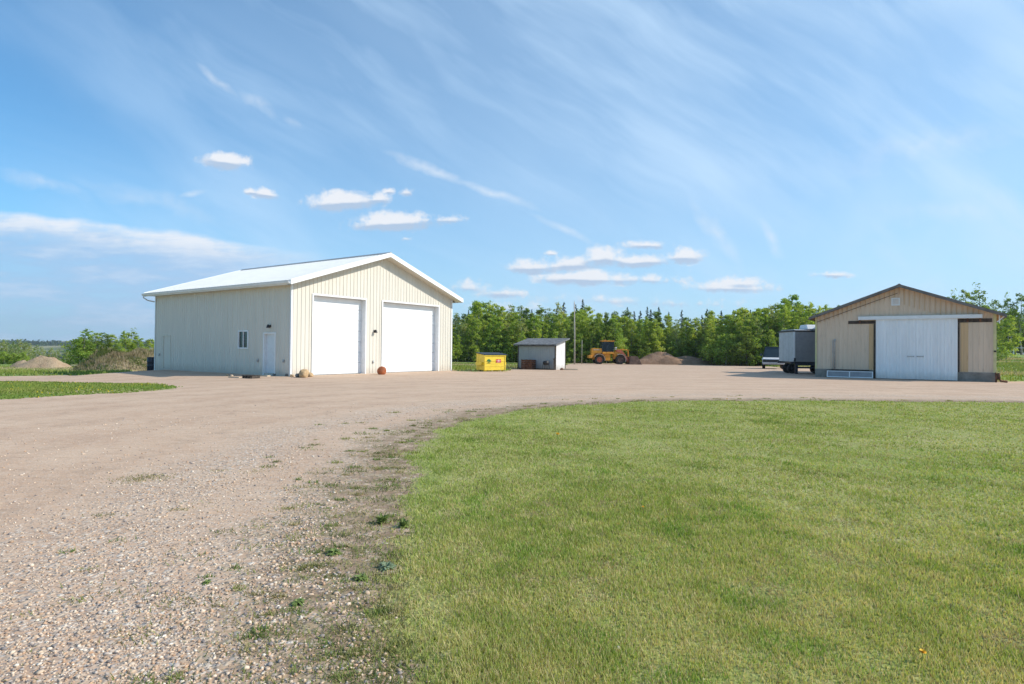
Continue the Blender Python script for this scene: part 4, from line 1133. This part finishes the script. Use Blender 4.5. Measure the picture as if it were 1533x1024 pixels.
mb = MB(); mb.tube([(2.05, -.05, .5), (2.05, -.05, .0)], .04, 8); mb.box(1.95, 2.15, -.13, .03, 0, .02); mb.build('jack', M['galv'], tr)

# ================================================================ pickup truck behind the trailer
gp_ = at(1158, 56.5); gz = float(height(gp_.x, gp_.y))
tk = empty('pickup_truck', (gp_.x, gp_.y, gz), R(-112), 'white pickup truck with dark windscreen half hidden behind the grey trailer', 'pickup truck')
# local +x is forward, origin under the front bumper
mb = MB()
mb.prism([(-.05, .45), (.02, .7), (-.05, .80), (-1.3, .84), (-1.3, .45)], -.92, .92)
mb.box(-3.2, -1.3, -.92, .92, .42, 1.18)
mb.prism([(-5.4, .5), (-5.4, 1.15), (-3.2, 1.15), (-3.2, .42)], -.92, .92)
bdy = mb.build('body', M['truckblue'], tk, bevel=.04)
mb = MB(); mb.prism([(-.07, .81), (-.05, .92), (-.95, 1.06), (-1.28, 1.08), (-1.28, .85)], -.9, .9); mb.build('hood', M['truckwhite'], tk, bevel=.03)
for y in (-.93, .93): mb = MB(); mb.prism([(-.1, .5), (-.08, .85), (-1.1, 1.0), (-1.35, 1.0), (-1.4, .5), (-1.35, .5), (-1.28, .75), (-.62, .8), (-.5, .5)], y - .03, y + .03); mb.build('fender', M['truckwhite'], tk)
mb = MB(); mb.prism([(-.95, 1.06), (-1.65, 2.0), (-2.95, 2.02), (-3.15, 1.18), (-1.3, 1.12)], -.82, .82); cabg = mb.build('cab', M['cabglass'], tk, bevel=.03)
mb = MB(); mb.box(-2.98, -1.62, -.83, .83, 1.98, 2.07)
for y in (-.79, .79): mb.bar((-.97, y * 1.05, 1.08), (-1.65, y * 1.05, 2.0), .06, .06); mb.bar((-3.13, y * 1.05, 1.18), (-2.95, y * 1.05, 2.), .08, .08); mb.bar((-2.4, y * 1.05, 1.18), (-2.4, y * 1.05, 2.), .06, .06)
mb.build('cab_frame', M['truckblue'], cabg)
for o_ in [cabg] + list(cabg.children):
    for v_ in o_.data.vertices:
        if v_.co.z > 1.9: v_.co.y *= .80
mb = MB(); mb.box(.0, .05, -.62, .62, .64, .86); mb.build('grille', M['black'], tk)
for y in (-.78, .78):
    mb = MB(); mb.box(.0, .06, y - .13, y + .13, .68, .88); mb.build('headlight', M['glass'], tk)
mb = MB(); mb.box(.0, .14, -.92, .92, .42, .64); mb.build('bumper', M['galv'], tk, bevel=.03)
for y in (-1.05, 1.05): mb = MB(); mb.box(-1.5, -1.38, y - .12, y + .12, 1.18, 1.42); mb.build('mirror', M['truckblue'], tk)
for x in (-.95, -4.3):
    for y in (-.82, .82): wheel(tk, x, y, .38, .26, M['galv'])
mb = MB(); mb.tube([(-1.0, .9, 1.1), (-1.05, .9, 2.6)], .012, 6); mb.build('aerial', M['white'], tk)

# ================================================================ mounds
def mound(name, c, ax, ay, h, m, label, cat, seed, rough=.12, seg=90, peaks=()):
    V = []; Fc = []; nr = 26
    for i in range(nr + 1):
        t = i / nr
        for k in range(seg):
            a = 2 * PI * k / seg
            e = 1 + .13 * math.sin(a * 2 + seed) + .08 * math.sin(a * 5 + seed * 2)
            x = ax * t * e * math.cos(a); y = ay * t * e * math.sin(a)
            z = h * (1 - t * t) ** 1.05
            q = Vector((x / ax * 2 + seed, y / ay * 2, 0))
            z *= 1 + .5 * mn.noise(q) 
            z += (rough * mn.noise(q * 3) + rough * .5 * mn.noise(q * 8) + rough * .25 * mn.noise(q * 20)) * (1 - t ** 3)
            for px_, hh_, w_ in peaks:
                z += hh_ * math.exp(-((x - px_) / w_) ** 2) * (1 - t * t)
            gz_ = float(height(c[0] + x, c[1] + y))
            V.append((c[0] + x, c[1] + y, gz_ + z - .12))
    for i in range(nr):
        for k in range(seg): Fc.append((i * seg + k, i * seg + (k + 1) % seg, (i + 1) * seg + (k + 1) % seg, (i + 1) * seg + k))
    me = npmesh(name, np.array(V), np.array(Fc), m, 4, smooth=True)
    return tag(link(name, me), label, cat), np.array(V)
def soil(name, a, b_, c_):
    m, nt, b = mat(name); n = N(nt); p = n.pos()
    f = n.noise(p, .9, 6, .65, .4); g_ = n.noise(p, 5, 7, .7)
    c = n.mix(n.sstep(f, .35, .65), a, b_); c = n.mix(n.sstep(g_, .5, .75, 0, .7), c, c_)
    n.put(b.inputs['Base Color'], c); b.inputs['Roughness'].default_value = 1; b.inputs['Specular IOR Level'].default_value = .1
    n.put(b.inputs['Normal'], n.bump(g_, .9, .15)); return m
M['soilbrown'] = soil('brown_soil', (.24, .15, .095), (.31, .20, .135), (.14, .09, .065))
M['soilpink'] = soil('pinkish_soil', (.38, .26, .17), (.44, .33, .22), (.27, .22, .12))
M['soilgrass'] = soil('overgrown_soil', (.30, .24, .16), (.22, .20, .10), (.38, .32, .24))
c = at(1004, 85.5); mound('soil_heap', (c.x, c.y), 6.2, 3.6, 1.5, M['soilbrown'], 'brown soil heap on the gravel right of the wheel loader', 'soil heap', 1.3, .12, peaks=((-1.0, .25, 1.5), (2.4, -.2, 1.4)))
c = at(62, 72); mound('soil_heap', (c.x, c.y), 3.4, 2.6, 1.35, M['soilpink'], 'pinkish bare soil heap in the field at the far left', 'soil heap', 2.3, .12)
c = at(186, 54); _, mv = mound('overgrown_mound', (c.x, c.y), 4.4, 3.0, 1.75, M['soilgrass'], 'mound overgrown with dry grass behind the left end of the cream shop', 'mound', 4.4, .2, peaks=((1.8, .3, 1.6),))
c = at(240, 57); _, mv2 = mound('overgrown_mound', (c.x, c.y), 3.4, 2.5, 1.9, M['soilgrass'], 'overgrown mound half hidden behind the rear corner of the cream shop', 'mound', 6.4, .2)
idx = rng.integers(0, len(mv), 15000)
P3 = np.vstack([mv[idx], mv2[rng.integers(0, len(mv2), 4000)]]); k = len(P3); P3[:, :2] += rng.normal(0, .06, (k, 2))
hb = rng.uniform(.12, .38, k); a = rng.uniform(0, 2 * PI, k); ww = .05
V = np.empty((k, 3, 3)); dx, dy_ = np.cos(a) * ww / 2, np.sin(a) * ww / 2; la = rng.uniform(0, 2 * PI, k); ln = rng.uniform(0, .5, k) * hb
V[:, 0] = P3 + np.stack([dx, dy_, np.zeros(k)], 1); V[:, 1] = P3 - np.stack([dx, dy_, np.zeros(k)], 1); V[:, 2] = P3 + np.stack([np.cos(la) * ln, np.sin(la) * ln, hb], 1)
cs = np.array([(.36, .29, .2), (.28, .25, .13), (.14, .18, .05), (.42, .35, .26)])
pt = fnoise(P3[:, 0], P3[:, 1] + P3[:, 2] * 2, 1.6, 51)
ci = np.where(pt > .35, 2, rng.choice(4, k, p=[.4, .3, .1, .2]))
me = npmesh('mound_grass', V.reshape(-1, 3), np.arange(k * 3).reshape(-1, 3), M['blade'], 3, np.repeat(cs[ci] * rng.uniform(.75, 1.15, (k, 1)), 3, 0))
tag(link('mound_grass', me), 'dry tangled grass growing over the mounds at the left', 'grass', None, 'stuff')

# ================================================================ paddock fence at the far right
c0 = at(1494, 100); c1 = at(1900, 100)
fn_ = empty('paddock_fence', (c0.x, c0.y, float(height(c0.x, c0.y))), 0, 'white post and rail paddock fence in the grass right of the barn', 'fence')
rl = MB(); L = c1.x - c0.x
gx = lambda x: float(height(c0.x + x, c0.y)) - float(height(c0.x, c0.y))
xs_ = [i * 2.55 for i in range(int(L / 2.55) + 1)]
for x in xs_:
    mb = MB(); mb.box(x - .06, x + .06, -.06, .06, gx(x) - .2, gx(x) + 1.25); mb.build('post', M['rail'], fn_)
for a_, b_ in zip(xs_[:-1], xs_[1:]):
    rl.bar((a_, 0, gx(a_) + 1.27), (b_, 0, gx(b_) + 1.27), .1, .07); rl.bar((a_, -.07, gx(a_) + .75), (b_, -.07, gx(b_) + .75), .02, .02)
rl.build('rail', M['rail'], fn_)
# ---------------------------------------------------------------- trees
def bark(name, a, b_):
    m, nt, b = mat(name); n = N(nt); o = n.obj(); x, y, z = n.xyz(o)
    f = n.noise(n.comb(n.mul(x, 3.), n.mul(y, 3.), n.mul(z, 1.2)), 2.5, 5, .7)
    n.put(b.inputs['Base Color'], n.mix(n.sstep(f, .42, .6), a, b_)); b.inputs['Roughness'].default_value = .9
    return m
M['aspenbark'] = bark('aspen_bark', (.38, .37, .31), (.16, .15, .12))
M['darkbark'] = bark('dark_bark', (.10, .085, .07), (.05, .04, .035))

def leafmesh(name, C, size, cols, up=.35):
    """C (n,3) centres -> small quads (two bent triangles) at random orientation"""
    k = len(C)
    nrm = rng.normal(0, 1, (k, 3)); nrm[:, 2] = np.abs(nrm[:, 2]) + up; nrm /= np.linalg.norm(nrm, axis=1)[:, None]
    t = rng.normal(0, 1, (k, 3)); t -= (t * nrm).sum(1)[:, None] * nrm; t /= np.linalg.norm(t, axis=1)[:, None]
    s_ = np.cross(nrm, t)
    L = size[:, None]
    V = np.empty((k, 4, 3))
    V[:, 0] = C - t * L * .55; V[:, 1] = C + s_ * L * .36; V[:, 2] = C + t * L * .55; V[:, 3] = C - s_ * L * .36
    me = npmesh(name, V.reshape(-1, 3), np.arange(k * 4).reshape(-1, 4), M['leaf'], 4, np.repeat(cols, 4, 0))
    return me

def limb_paths(H, nl, spread, z0, seed, droop=.0, thin=1.):
    r = np.random.default_rng(seed); tr = []
    x = y = 0; pts = [(0, 0, -.4)]
    for i in range(1, 8):
        x += r.normal(0, .012 * H); y += r.normal(0, .012 * H); pts.append((x, y, H * .93 * i / 7))
    pts = np.array(pts)
    limbs = []
    for i in range(nl):
        t = z0 + (1 - z0) * (i + r.uniform(0, 1)) / nl
        z = t * H * .93
        base = np.array([np.interp(z, pts[:, 2], pts[:, 0]), np.interp(z, pts[:, 2], pts[:, 1]), z])
        a = i * 2.4 + r.uniform(-.5, .5)
        L = spread * H * (1 - .72 * t ** 1.6) * r.uniform(.65, 1.1) * (1 if t > .3 else .55 + 1.5 * t)
        rise = r.uniform(.35, .9) * L - droop * L
        mid = base + np.array([math.cos(a) * L * .55, math.sin(a) * L * .55, rise * .4])
        end = base + np.array([math.cos(a + .2) * L, math.sin(a + .2) * L, rise])
        limbs.append((base, mid, end, t))
    return pts, limbs

def broadleaf(H, seed, nl=26, spread=.24, z0=.12, nleaf=3600, leaf=.17, pal_=None, dens=1., bare=False):
    r = np.random.default_rng(seed + 100)
    pts, limbs = limb_paths(H, nl, spread, z0, seed)
    mb = MB(); mb.tube([tuple(p) for p in pts], [H * .011 * (1 - .85 * i / 7) + .01 for i in range(8)], 7)
    for b_, m_, e_, t in limbs:
        mb.tube([tuple(b_), tuple(m_), tuple(e_)], [H * .0042 * (1.1 - t) + .008, .014, .006], 4, cap=False)
    trunk = mb
    ends = []
    for b_, m_, e_, t in limbs:
        L = np.linalg.norm(e_ - b_)
        for q, w in ((e_, 1.), ((m_ + e_) / 2, 1.), (m_, .7)):
            for j in range(2):
                ends.append((q + r.normal(0, .14 * L, 3), w * (.16 * L + .13)))
    for j in range(5): ends.append((pts[-1] + r.normal(0, .02 * H, 3) + np.array([0, 0, r.uniform(-.05, .05) * H]), .028 * H + .08))
    w = np.array([e[1] ** 1.6 for e in ends]); w /= w.sum()
    ci = r.choice(len(ends), nleaf, p=w)
    cen = np.array([e[0] for e in ends]); rad = np.array([e[1] for e in ends])
    d = r.normal(0, 1, (nleaf, 3)); d /= np.linalg.norm(d, axis=1)[:, None]
    C = cen[ci] + d * (rad[ci] * r.uniform(.2, 1.25, nleaf) ** .7)[:, None] * np.array([1.15, 1.15, .8])
    pal_ = np.array(pal_ if pal_ is not None else [(.085, .17, .022), (.12, .22, .03), (.06, .12, .02), (.17, .26, .05)])
    clump = pal_[r.integers(0, len(pal_), len(ends))][ci]
    cols = clump * .65 + pal_[r.integers(0, len(pal_), nleaf)] * .35
    cols = cols * r.uniform(.72, 1.25, (nleaf, 1))
    size = leaf * r.uniform(.6, 1.3, nleaf)
    return trunk, C, size, cols

def spruce(H, seed, nw=26, nleaf=4200, w=.17):
    r = np.random.default_rng(seed + 300); mb = MB(); mb.tube([(0, 0, -.3), (.02 * H * r.normal(), 0, H * .5), (0, 0, H)], [H * .013, H * .008, .012], 7)
    C = []; 
    for i in range(nw * 5):
        t = (i + r.uniform(0, 1)) / (nw * 5); z = H * (.06 + .93 * t); L = H * w * (1 - t) ** .8 * r.uniform(.55, 1.15) + .06
        a = r.uniform(0, 2 * PI); mb.tube([(0, 0, z), (math.cos(a) * L * .6, math.sin(a) * L * .6, z - .05 * L), (math.cos(a) * L, math.sin(a) * L, z - .12 * L)], [.012, .008, .004], 3, cap=False)
        k_ = int(nleaf / (nw * 5) * (1.7 - 1.3 * t)) + 4
        s_ = r.uniform(.1, 1, k_) ** .8
        C.append(np.stack([np.cos(a) * L * s_ + r.normal(0, .09 * L + .01, k_), np.sin(a) * L * s_ + r.normal(0, .09 * L + .01, k_), z - .12 * L * s_ ** 2 + r.normal(0, .035 * L + .02, k_) - .03 * L], 1))
    C = np.vstack(C); k_ = len(C)
    cols = np.array([(.035, .075, .04)]) * r.uniform(.5, 1.7, (k_, 1))
    return mb, C, .15 * r.uniform(.6, 1.2, k_), cols

def proto(kind, data, barkm, label, cat, group, nm):
    mb, C, size, cols = data
    root = bpy.data.objects.new(nm, None); COL.objects.link(root); tag(root, label, cat, group)
    t = mb.build('trunk', barkm, root, smooth=True)
    me = leafmesh('crown', C, size, cols); cr = link('crown', me, root)
    return root
protos = {}
used_proto = set()
def getp(key):
    return protos[key]
fresh = [(0.273, 0.403, 0.081), (0.39, 0.537, 0.112), (0.195, 0.305, 0.056), (0.481, 0.586, 0.163)]
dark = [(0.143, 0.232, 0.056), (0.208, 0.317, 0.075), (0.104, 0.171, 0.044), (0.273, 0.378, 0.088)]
grey = [(0.26, 0.354, 0.138), (0.364, 0.464, 0.2), (0.182, 0.268, 0.1), (0.416, 0.464, 0.25)]
def mk(key, fn, barkm, nm):
    protos[key] = proto(key, fn, barkm, None, None, None, nm)
for i in range(3): mk(('aspen', i), broadleaf(9, i, 32, .22, .08, 4600, .21, fresh), M['aspenbark'], 'aspen_tree')
for i in range(3): mk(('poplar', i), broadleaf(9, i + 10, 28, .24, .06, 4600, .22, dark), M['darkbark'], 'poplar_tree')
for i in range(2): mk(('pale', i), broadleaf(9, i + 20, 26, .22, .14, 3200, .19, grey), M['aspenbark'], 'aspen_tree')
for i in range(3): mk(('spruce', i), spruce(10, i), M['darkbark'], 'spruce_tree')
for i in range(3): mk(('shrub', i), broadleaf(3, i + 40, 20, .42, .02, 2300, .15, fresh if i else dark), M['darkbark'], 'shrub')
for i in range(2): mk(('thin', i), broadleaf(10, i + 60, 24, .20, .30, 1500, .24, dark + fresh[:1]), M['aspenbark'], 'aspen_tree')
firstuse = set()
def plant(key, x, y, h, label, cat, group, base_h=None):
    bh = {'aspen': 9, 'poplar': 9, 'pale': 9, 'spruce': 10, 'shrub': 3, 'thin': 10}[key[0]]
    src = protos[key]
    if key in firstuse: o = copy_tree(src)
    else: o = src; firstuse.add(key)
    s_ = h / bh; o.location = (x, y, float(height(x, y)) - .05)
    wsc = random.uniform(.85, 1.25); o.scale = (s_ * wsc, s_ * wsc, s_); o.rotation_euler = (random.uniform(-.03, .03), random.uniform(-.03, .03), random.uniform(0, 6.28))
    tag(o, label, cat, group); return o
def col_of(px, Y): return at(px, Y).x
def toph(px, py, Y):      # real height of something whose top shows at py
    d = ray(px, py); zt = CAMH + d.z / d.y * Y; return zt - float(height(col_of(px, Y), Y))
# crest line of the forest, read off the photograph (px, py)
crest = [(640, 474), (690, 468), (715, 453), (735, 455), (760, 462), (790, 462), (850, 462), (900, 468), (950, 467), (1000, 474), (1060, 474), (1100, 464), (1150, 459), (1180, 447), (1210, 455), (1260, 456), (1350, 462), (1450, 460)]
cx_, cy_ = [c[0] for c in crest], [c[1] for c in crest]
G1 = 'leafy trees of the forest edge behind the yard'
labs = {'aspen': 'fresh green aspen with pale trunk in the forest edge behind the yard', 'poplar': 'dark green poplar in the forest edge behind the yard', 'pale': 'greyish pale green aspen in the forest edge behind the yard'}
px = 640; i = 0
rows = [(86.8, 16, .62), (88.5, 11, .82), (92.5, 12, .93), (97, 13, 1.0)]
for Yr, step, fac in rows:
    px = 655 + random.uniform(0, 8)
    while px < 1265:
        Y = Yr + random.uniform(-1.3, 1.8)
        if Yr < 92 and 925 < px < 1062:
            px += 9; continue
        if px > 1020: Y -= 8 * min(1, (px - 1020) / 100)
        topy = np.interp(px, cx_, cy_) + random.uniform(-4, 13)
        h = toph(px, topy, Y) * fac * random.uniform(.98, 1.12)
        k = random.choices(['aspen', 'poplar', 'pale'], [.58, .2, .22] if px < 1060 else [.72, .24, .04])[0]
        i += 1
        plant((k, random.randrange({'aspen': 3, 'poplar': 3, 'pale': 2}[k])), col_of(px, Y), Y, h, labs[k], 'tree', G1 + ', ' + k)
        px += step * random.uniform(.7, 1.3)
# spruces rising behind
for px, py in [(686, 466), (700, 458), (781, 452), (795, 455), (830, 453), (842, 449), (864, 447), (873, 446), (893, 462), (907, 461), (939, 456), (950, 462), (958, 458), (968, 454), (973, 455), (985, 457), (1001, 459), (1019, 459), (1034, 473), (1050, 464), (1057, 460), (1066, 459), (1082, 461), (1098, 459), (1112, 457), (1122, 458), (1131, 457), (1232, 456)]:
    Y = 103 + random.uniform(-3, 4) - (8 if px > 1050 else 0)
    plant(('spruce', random.randrange(3)), col_of(px, Y), Y, toph(px, py + random.uniform(1, 8), Y), 'dark spruce whose pointed top rises above the leafy forest edge', 'tree', 'spruces behind the forest edge')
# understorey
px = 650
while px < 1240:
    Y = 87 + random.uniform(-1, 1.5) - (8 * min(1, max(0, (px - 1020) / 100)))
    if 905 < px < 1065: Y = 91.5 + random.uniform(-.6, .6)
    h = random.uniform(1.6, 3.6) if px < 1020 else random.uniform(2.4, 4.2)
    plant(('shrub', random.randrange(3)), col_of(px, Y), Y, h, 'leafy shrub at the foot of the forest edge', 'shrub', 'shrubs along the forest foot')
    px += random.uniform(6, 13)
# a big round bush right behind the loader bucket
plant(('poplar', 1), col_of(955, 90), 90, toph(955, 505, 90), 'dark round bush right behind the loader bucket', 'bush', None).scale = (.62, .62, .42)
# the forest interior as one mass behind
def mass(name, a_, b_, label):
    Cs = []
    for _ in range(52000):
        pass
    return None
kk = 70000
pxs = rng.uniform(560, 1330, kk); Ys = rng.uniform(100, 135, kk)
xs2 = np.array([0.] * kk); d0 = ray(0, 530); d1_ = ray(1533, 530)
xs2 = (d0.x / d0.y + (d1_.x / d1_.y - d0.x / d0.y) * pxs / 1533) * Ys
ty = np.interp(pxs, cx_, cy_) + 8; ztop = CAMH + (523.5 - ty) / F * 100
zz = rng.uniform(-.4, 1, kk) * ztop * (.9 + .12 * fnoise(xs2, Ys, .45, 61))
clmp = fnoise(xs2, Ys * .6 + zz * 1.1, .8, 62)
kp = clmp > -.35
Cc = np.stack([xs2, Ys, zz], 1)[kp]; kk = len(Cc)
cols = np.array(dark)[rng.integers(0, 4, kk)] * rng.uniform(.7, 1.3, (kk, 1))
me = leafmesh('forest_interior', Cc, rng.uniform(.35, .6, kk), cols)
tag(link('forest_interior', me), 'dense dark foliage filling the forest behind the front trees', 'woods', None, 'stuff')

# trees behind the barn and beyond the paddock fence
for px, py, Y, k, lab in [
    (1425, 437, 112, ('thin', 0), 'thin-crowned tree showing just above the barn roof, left one of the airy trees'),
    (1447, 431, 114, ('thin', 1), 'airy tree with gaps in its crown above the right slope of the barn roof'),
    (1466, 428, 112, ('thin', 0), 'tallest airy tree above the right slope of the barn roof'),
    (1495, 446, 116, ('thin', 1), 'airy tree right of the barn eave beyond the paddock'),
    (1512, 441, 113, ('thin', 0), 'slender airy aspen with bare lower trunk beyond the paddock fence'),
    (1530, 436, 112, ('thin', 1), 'airy tree cut by the right edge of the view')]:
    plant(k, col_of(px, Y), Y, toph(px, py, Y), lab, 'tree', None)
for px, py, Y, k in [(1408, 452, 120, 'aspen'), (1432, 449, 118, 'aspen'), (1450, 452, 119, 'poplar'), (1474, 455, 118, 'aspen'), (1490, 462, 119, 'poplar'), (1505, 468, 121, 'poplar'), (1520, 462, 120, 'poplar'), (1536, 460, 119, 'poplar'), (1555, 455, 120, 'poplar'), (1580, 450, 120, 'aspen'), (1610, 450, 120, 'poplar'), (1380, 462, 122, 'aspen'), (1350, 462, 122, 'poplar'), (1320, 462, 120, 'aspen'), (1290, 462, 120, 'aspen'),
                     (1500, 480, 125, 'poplar'), (1515, 478, 126, 'poplar'), (1528, 480, 126, 'poplar'), (1545, 478, 126, 'poplar')]:
    plant((k, random.randrange(3)), col_of(px, Y), Y, toph(px, py, Y), ('green aspen' if k == 'aspen' else 'dark green poplar') + ' in the tree belt beyond the barn and paddock', 'tree', 'tree belt beyond the paddock, ' + k)
plant(('aspen', 2), col_of(1506, 84), 84, toph(1506, 470, 84), 'bright green bushy young tree just right of the barn wall', 'tree', None)
plant(('shrub', 1), col_of(1499, 80), 80, 2.0, 'bright green shrub at the foot of the young tree beside the barn', 'shrub', None)
for px in range(1488, 1640, 9):
    Y = 118 + random.uniform(-1, 2)
    plant(('shrub', 0), col_of(px, Y), Y, random.uniform(2.6, 4.4), 'dark shrub under the tree belt beyond the paddock fence', 'shrub', 'shrubs beyond the paddock')
# trees at the left beyond the mounds
for px, py, Y, k, lab in [(126, 492, 78, ('aspen', 0), 'bushy young aspen, leftmost of those behind the overgrown mound'), (118, 506, 79, ('shrub', 1), 'low bush at the left foot of the young aspens behind the mound'),
                          (146, 497, 80, ('aspen', 1), 'young aspen between the leftmost and the taller ones behind the mound'), (156, 496, 79, ('thin', 1), 'thin young aspen with sky showing through behind the overgrown mound'),
                          (170, 499, 80, ('aspen', 2), 'round-topped young aspen behind the middle of the overgrown mound'), (186, 495, 78, ('aspen', 0), 'yellowish green aspen above the crest of the overgrown mound'), (196, 493, 80, ('thin', 0), 'airy-topped aspen above the crest of the overgrown mound'),
                          (205, 503, 79, ('aspen', 1), 'small aspen above the right end of the overgrown mound'), (225, 506, 82, ('aspen', 2), 'aspen showing beside the rear corner of the cream shop')]:
    o = plant(k, col_of(px, Y), Y, max(1.5, toph(px, py, Y)), lab, 'tree' if k[0] != 'shrub' else 'bush', None)
    o.scale = (o.scale[0] * 1.35, o.scale[1] * 1.35, o.scale[2])
for j, (px, py) in enumerate([(-25, 506), (-8, 507), (4, 508), (14, 509), (23, 511), (33, 508), (40, 512), (46, 514), (55, 516), (64, 519), (74, 520), (85, 522), (98, 524), (108, 522), (8, 516), (20, 518), (30, 519)]):
    Y = 125 + random.uniform(-6, 8)
    k = ('pale', j % 2)
    plant(k, col_of(px, Y), Y, max(2.5, toph(px, py, Y)), 'greyish green aspen in the hollow beyond the far left field', 'tree', 'aspens in the hollow at the far left')
for j, px in enumerate([-10, 0, 6, 13, 19, 27, 34]):
    plant(('shrub', 1), col_of(px, 84), 84, random.uniform(1.2, 1.9), 'bright green shrub at the edge of the far left field', 'shrub', 'shrubs edging the far left field')
# far woods on the hills
kk = 16000
Yf = rng.uniform(300, 1500, kk); rt = rng.uniform(-.95, -.42, kk); xf = rt * Yf
cl = fnoise(xf, Yf, .011, 71) + .5 * fnoise(xf, Yf, .03, 72)
kp = cl > .25
xf, Yf = xf[kp], Yf[kp]; kk = len(xf)
zf = height(xf, Yf) + rng.uniform(0, 6, kk)
me = leafmesh('far_woods', np.stack([xf, Yf, zf], 1), rng.uniform(4, 8, kk), np.array([(.04, .075, .03)]) * rng.uniform(.6, 1.6, (kk, 1)))
tag(link('far_woods', me), 'distant woods scattered over the hills at the far left', 'woods', None, 'stuff')

# ---------------------------------------------------------------- air
if HAZE:
    mb = MB(); mb.box(-3300, 3300, -300, 3300, -60, 140)
    m_ = bpy.data.materials.new('air_haze'); m_.use_nodes = True; q = m_.node_tree; q.nodes.remove(q.nodes['Principled BSDF'])
    vo = q.nodes.new('ShaderNodeVolumePrincipled'); vo.inputs['Color'].default_value = (.80, .88, 1, 1); vo.inputs['Density'].default_value = HAZE; vo.inputs['Anisotropy'].default_value = .2
    q.links.new(vo.outputs[0], q.nodes['Material Output'].inputs['Volume'])
    tag(mb.build('haze', m_), 'pale air between the yard and the far hills', None, None, 'stuff')
# unused prototypes
for key, o in protos.items():
    if key not in firstuse:
        for ch in list(o.children): bpy.data.objects.remove(ch)
        bpy.data.objects.remove(o)

# ---------------------------------------------------------------- flowers and single weeds
M['petal'] = paint('dandelion_yellow', (.85, .5, .02), .7)
M['stem'] = paint('green_stem', (.15, .21, .045), .7)
M['weed'] = paint('blue_green_weed', (.20, .27, .15), .7, .2)
def dandelion():
    root = bpy.data.objects.new('dandelion', None); COL.objects.link(root)
    mb = MB(); mb.tube([(0, 0, 0), (.005, 0, .07)], .002, 5); mb.build('stem', M['stem'], root)
    mb = MB()
    for ring, (r_in, tl) in enumerate(((.018, .1), (.013, .5), (.007, .9))):
        for k in range(14):
            a = 2 * PI * k / 14 + ring * .2; d = Vector((math.cos(a), math.sin(a), tl)).normalized(); c_ = Vector((.005, 0, .07)); s_ = Vector((-math.sin(a), math.cos(a), 0)) * .003
            mb.add([tuple(c_ - s_), tuple(c_ + s_), tuple(c_ + d * .022 + s_), tuple(c_ + d * .022 - s_)], [(0, 1, 2, 3)])
    mb.build('head', M['petal'], root); return root
dn = dandelion()
for i, (px, py, lab) in enumerate([(834, 660, 'yellow dandelion far back in the lawn, near the gravel bend'), (1380, 992, 'yellow dandelion at the bottom right of the lawn'), (962, 765, 'single yellow dandelion in the middle left of the lawn'), (1088, 602, 'tiny yellow dandelion at the back edge of the lawn')]):
    o = dn if i == 0 else copy_tree(dn)
    o.location = ground(px, py); s_ = (1.7, .8, .6, 1.4)[i]; o.scale = (s_, s_, s_ * .9); tag(o, lab, 'dandelion')
def weed(nm, px, py, rad, nl, label, m, seed, hh=.5):
    r = random.Random(seed); root = empty(nm, ground(px, py), r.uniform(0, 6), label, 'weed')
    mb = MB()
    for k in range(nl):
        a = r.uniform(0, 2 * PI); L = rad * r.uniform(.5, 1.1); el = r.uniform(.15, 1.1); w = rad * .13
        d = Vector((math.cos(a) * math.cos(el), math.sin(a) * math.cos(el), math.sin(el) * hh * 1.4)); s_ = Vector((-math.sin(a), math.cos(a), 0)) * w
        p1 = d * L * .5 + Vector((0, 0, .01)); p2 = d * L - Vector((0, 0, L * .12))
        mb.add([(0, 0, 0), tuple(p1 - s_), tuple(p1 + s_), tuple(p2)], [(0, 1, 3, 2)])
    mb.build('leaves', m, root)
weed('weed', 578, 852, .085, 110, 'bluish green leafy weed clump in the dirt beside the lawn', M['weed'], 1)
weed('weed', 540, 868, .07, 80, 'dark green weed below and left of the bluish clump', M['stem'], 2)
weed('weed', 500, 830, .075, 80, 'spreading green weed on the gravel left of the bluish clump', M['stem'], 3)
weed('weed', 572, 784, .09, 90, 'bright green weed tuft above the bluish clump in the dirt strip', M['stem'], 4, .9)
weed('weed', 604, 790, .08, 90, 'bright green weed tuft against the lawn edge above the bluish clump', M['stem'], 5, .9)
weed('weed', 446, 905, .06, 60, 'yellow-green weed in the gravel nearer the camera', M['stem'], 6)
weed('weed', 310, 874, .045, 50, 'small lone weed in the coarse gravel at the left', M['stem'], 7)
P = np.array(tuple(ground(214, 717))[:2])[None] + rng.normal(0, 1, (500, 2)) * np.array([.16, .12])
blades(P, rng.uniform(.01, .03, 500), np.full(500, .009), np.array((.26, .26, .10)) * rng.uniform(.7, 1.2, (500, 1)), 'gravel_tuft', 'flat yellowish tuft of grass alone on the gravel at the left', 1.5)
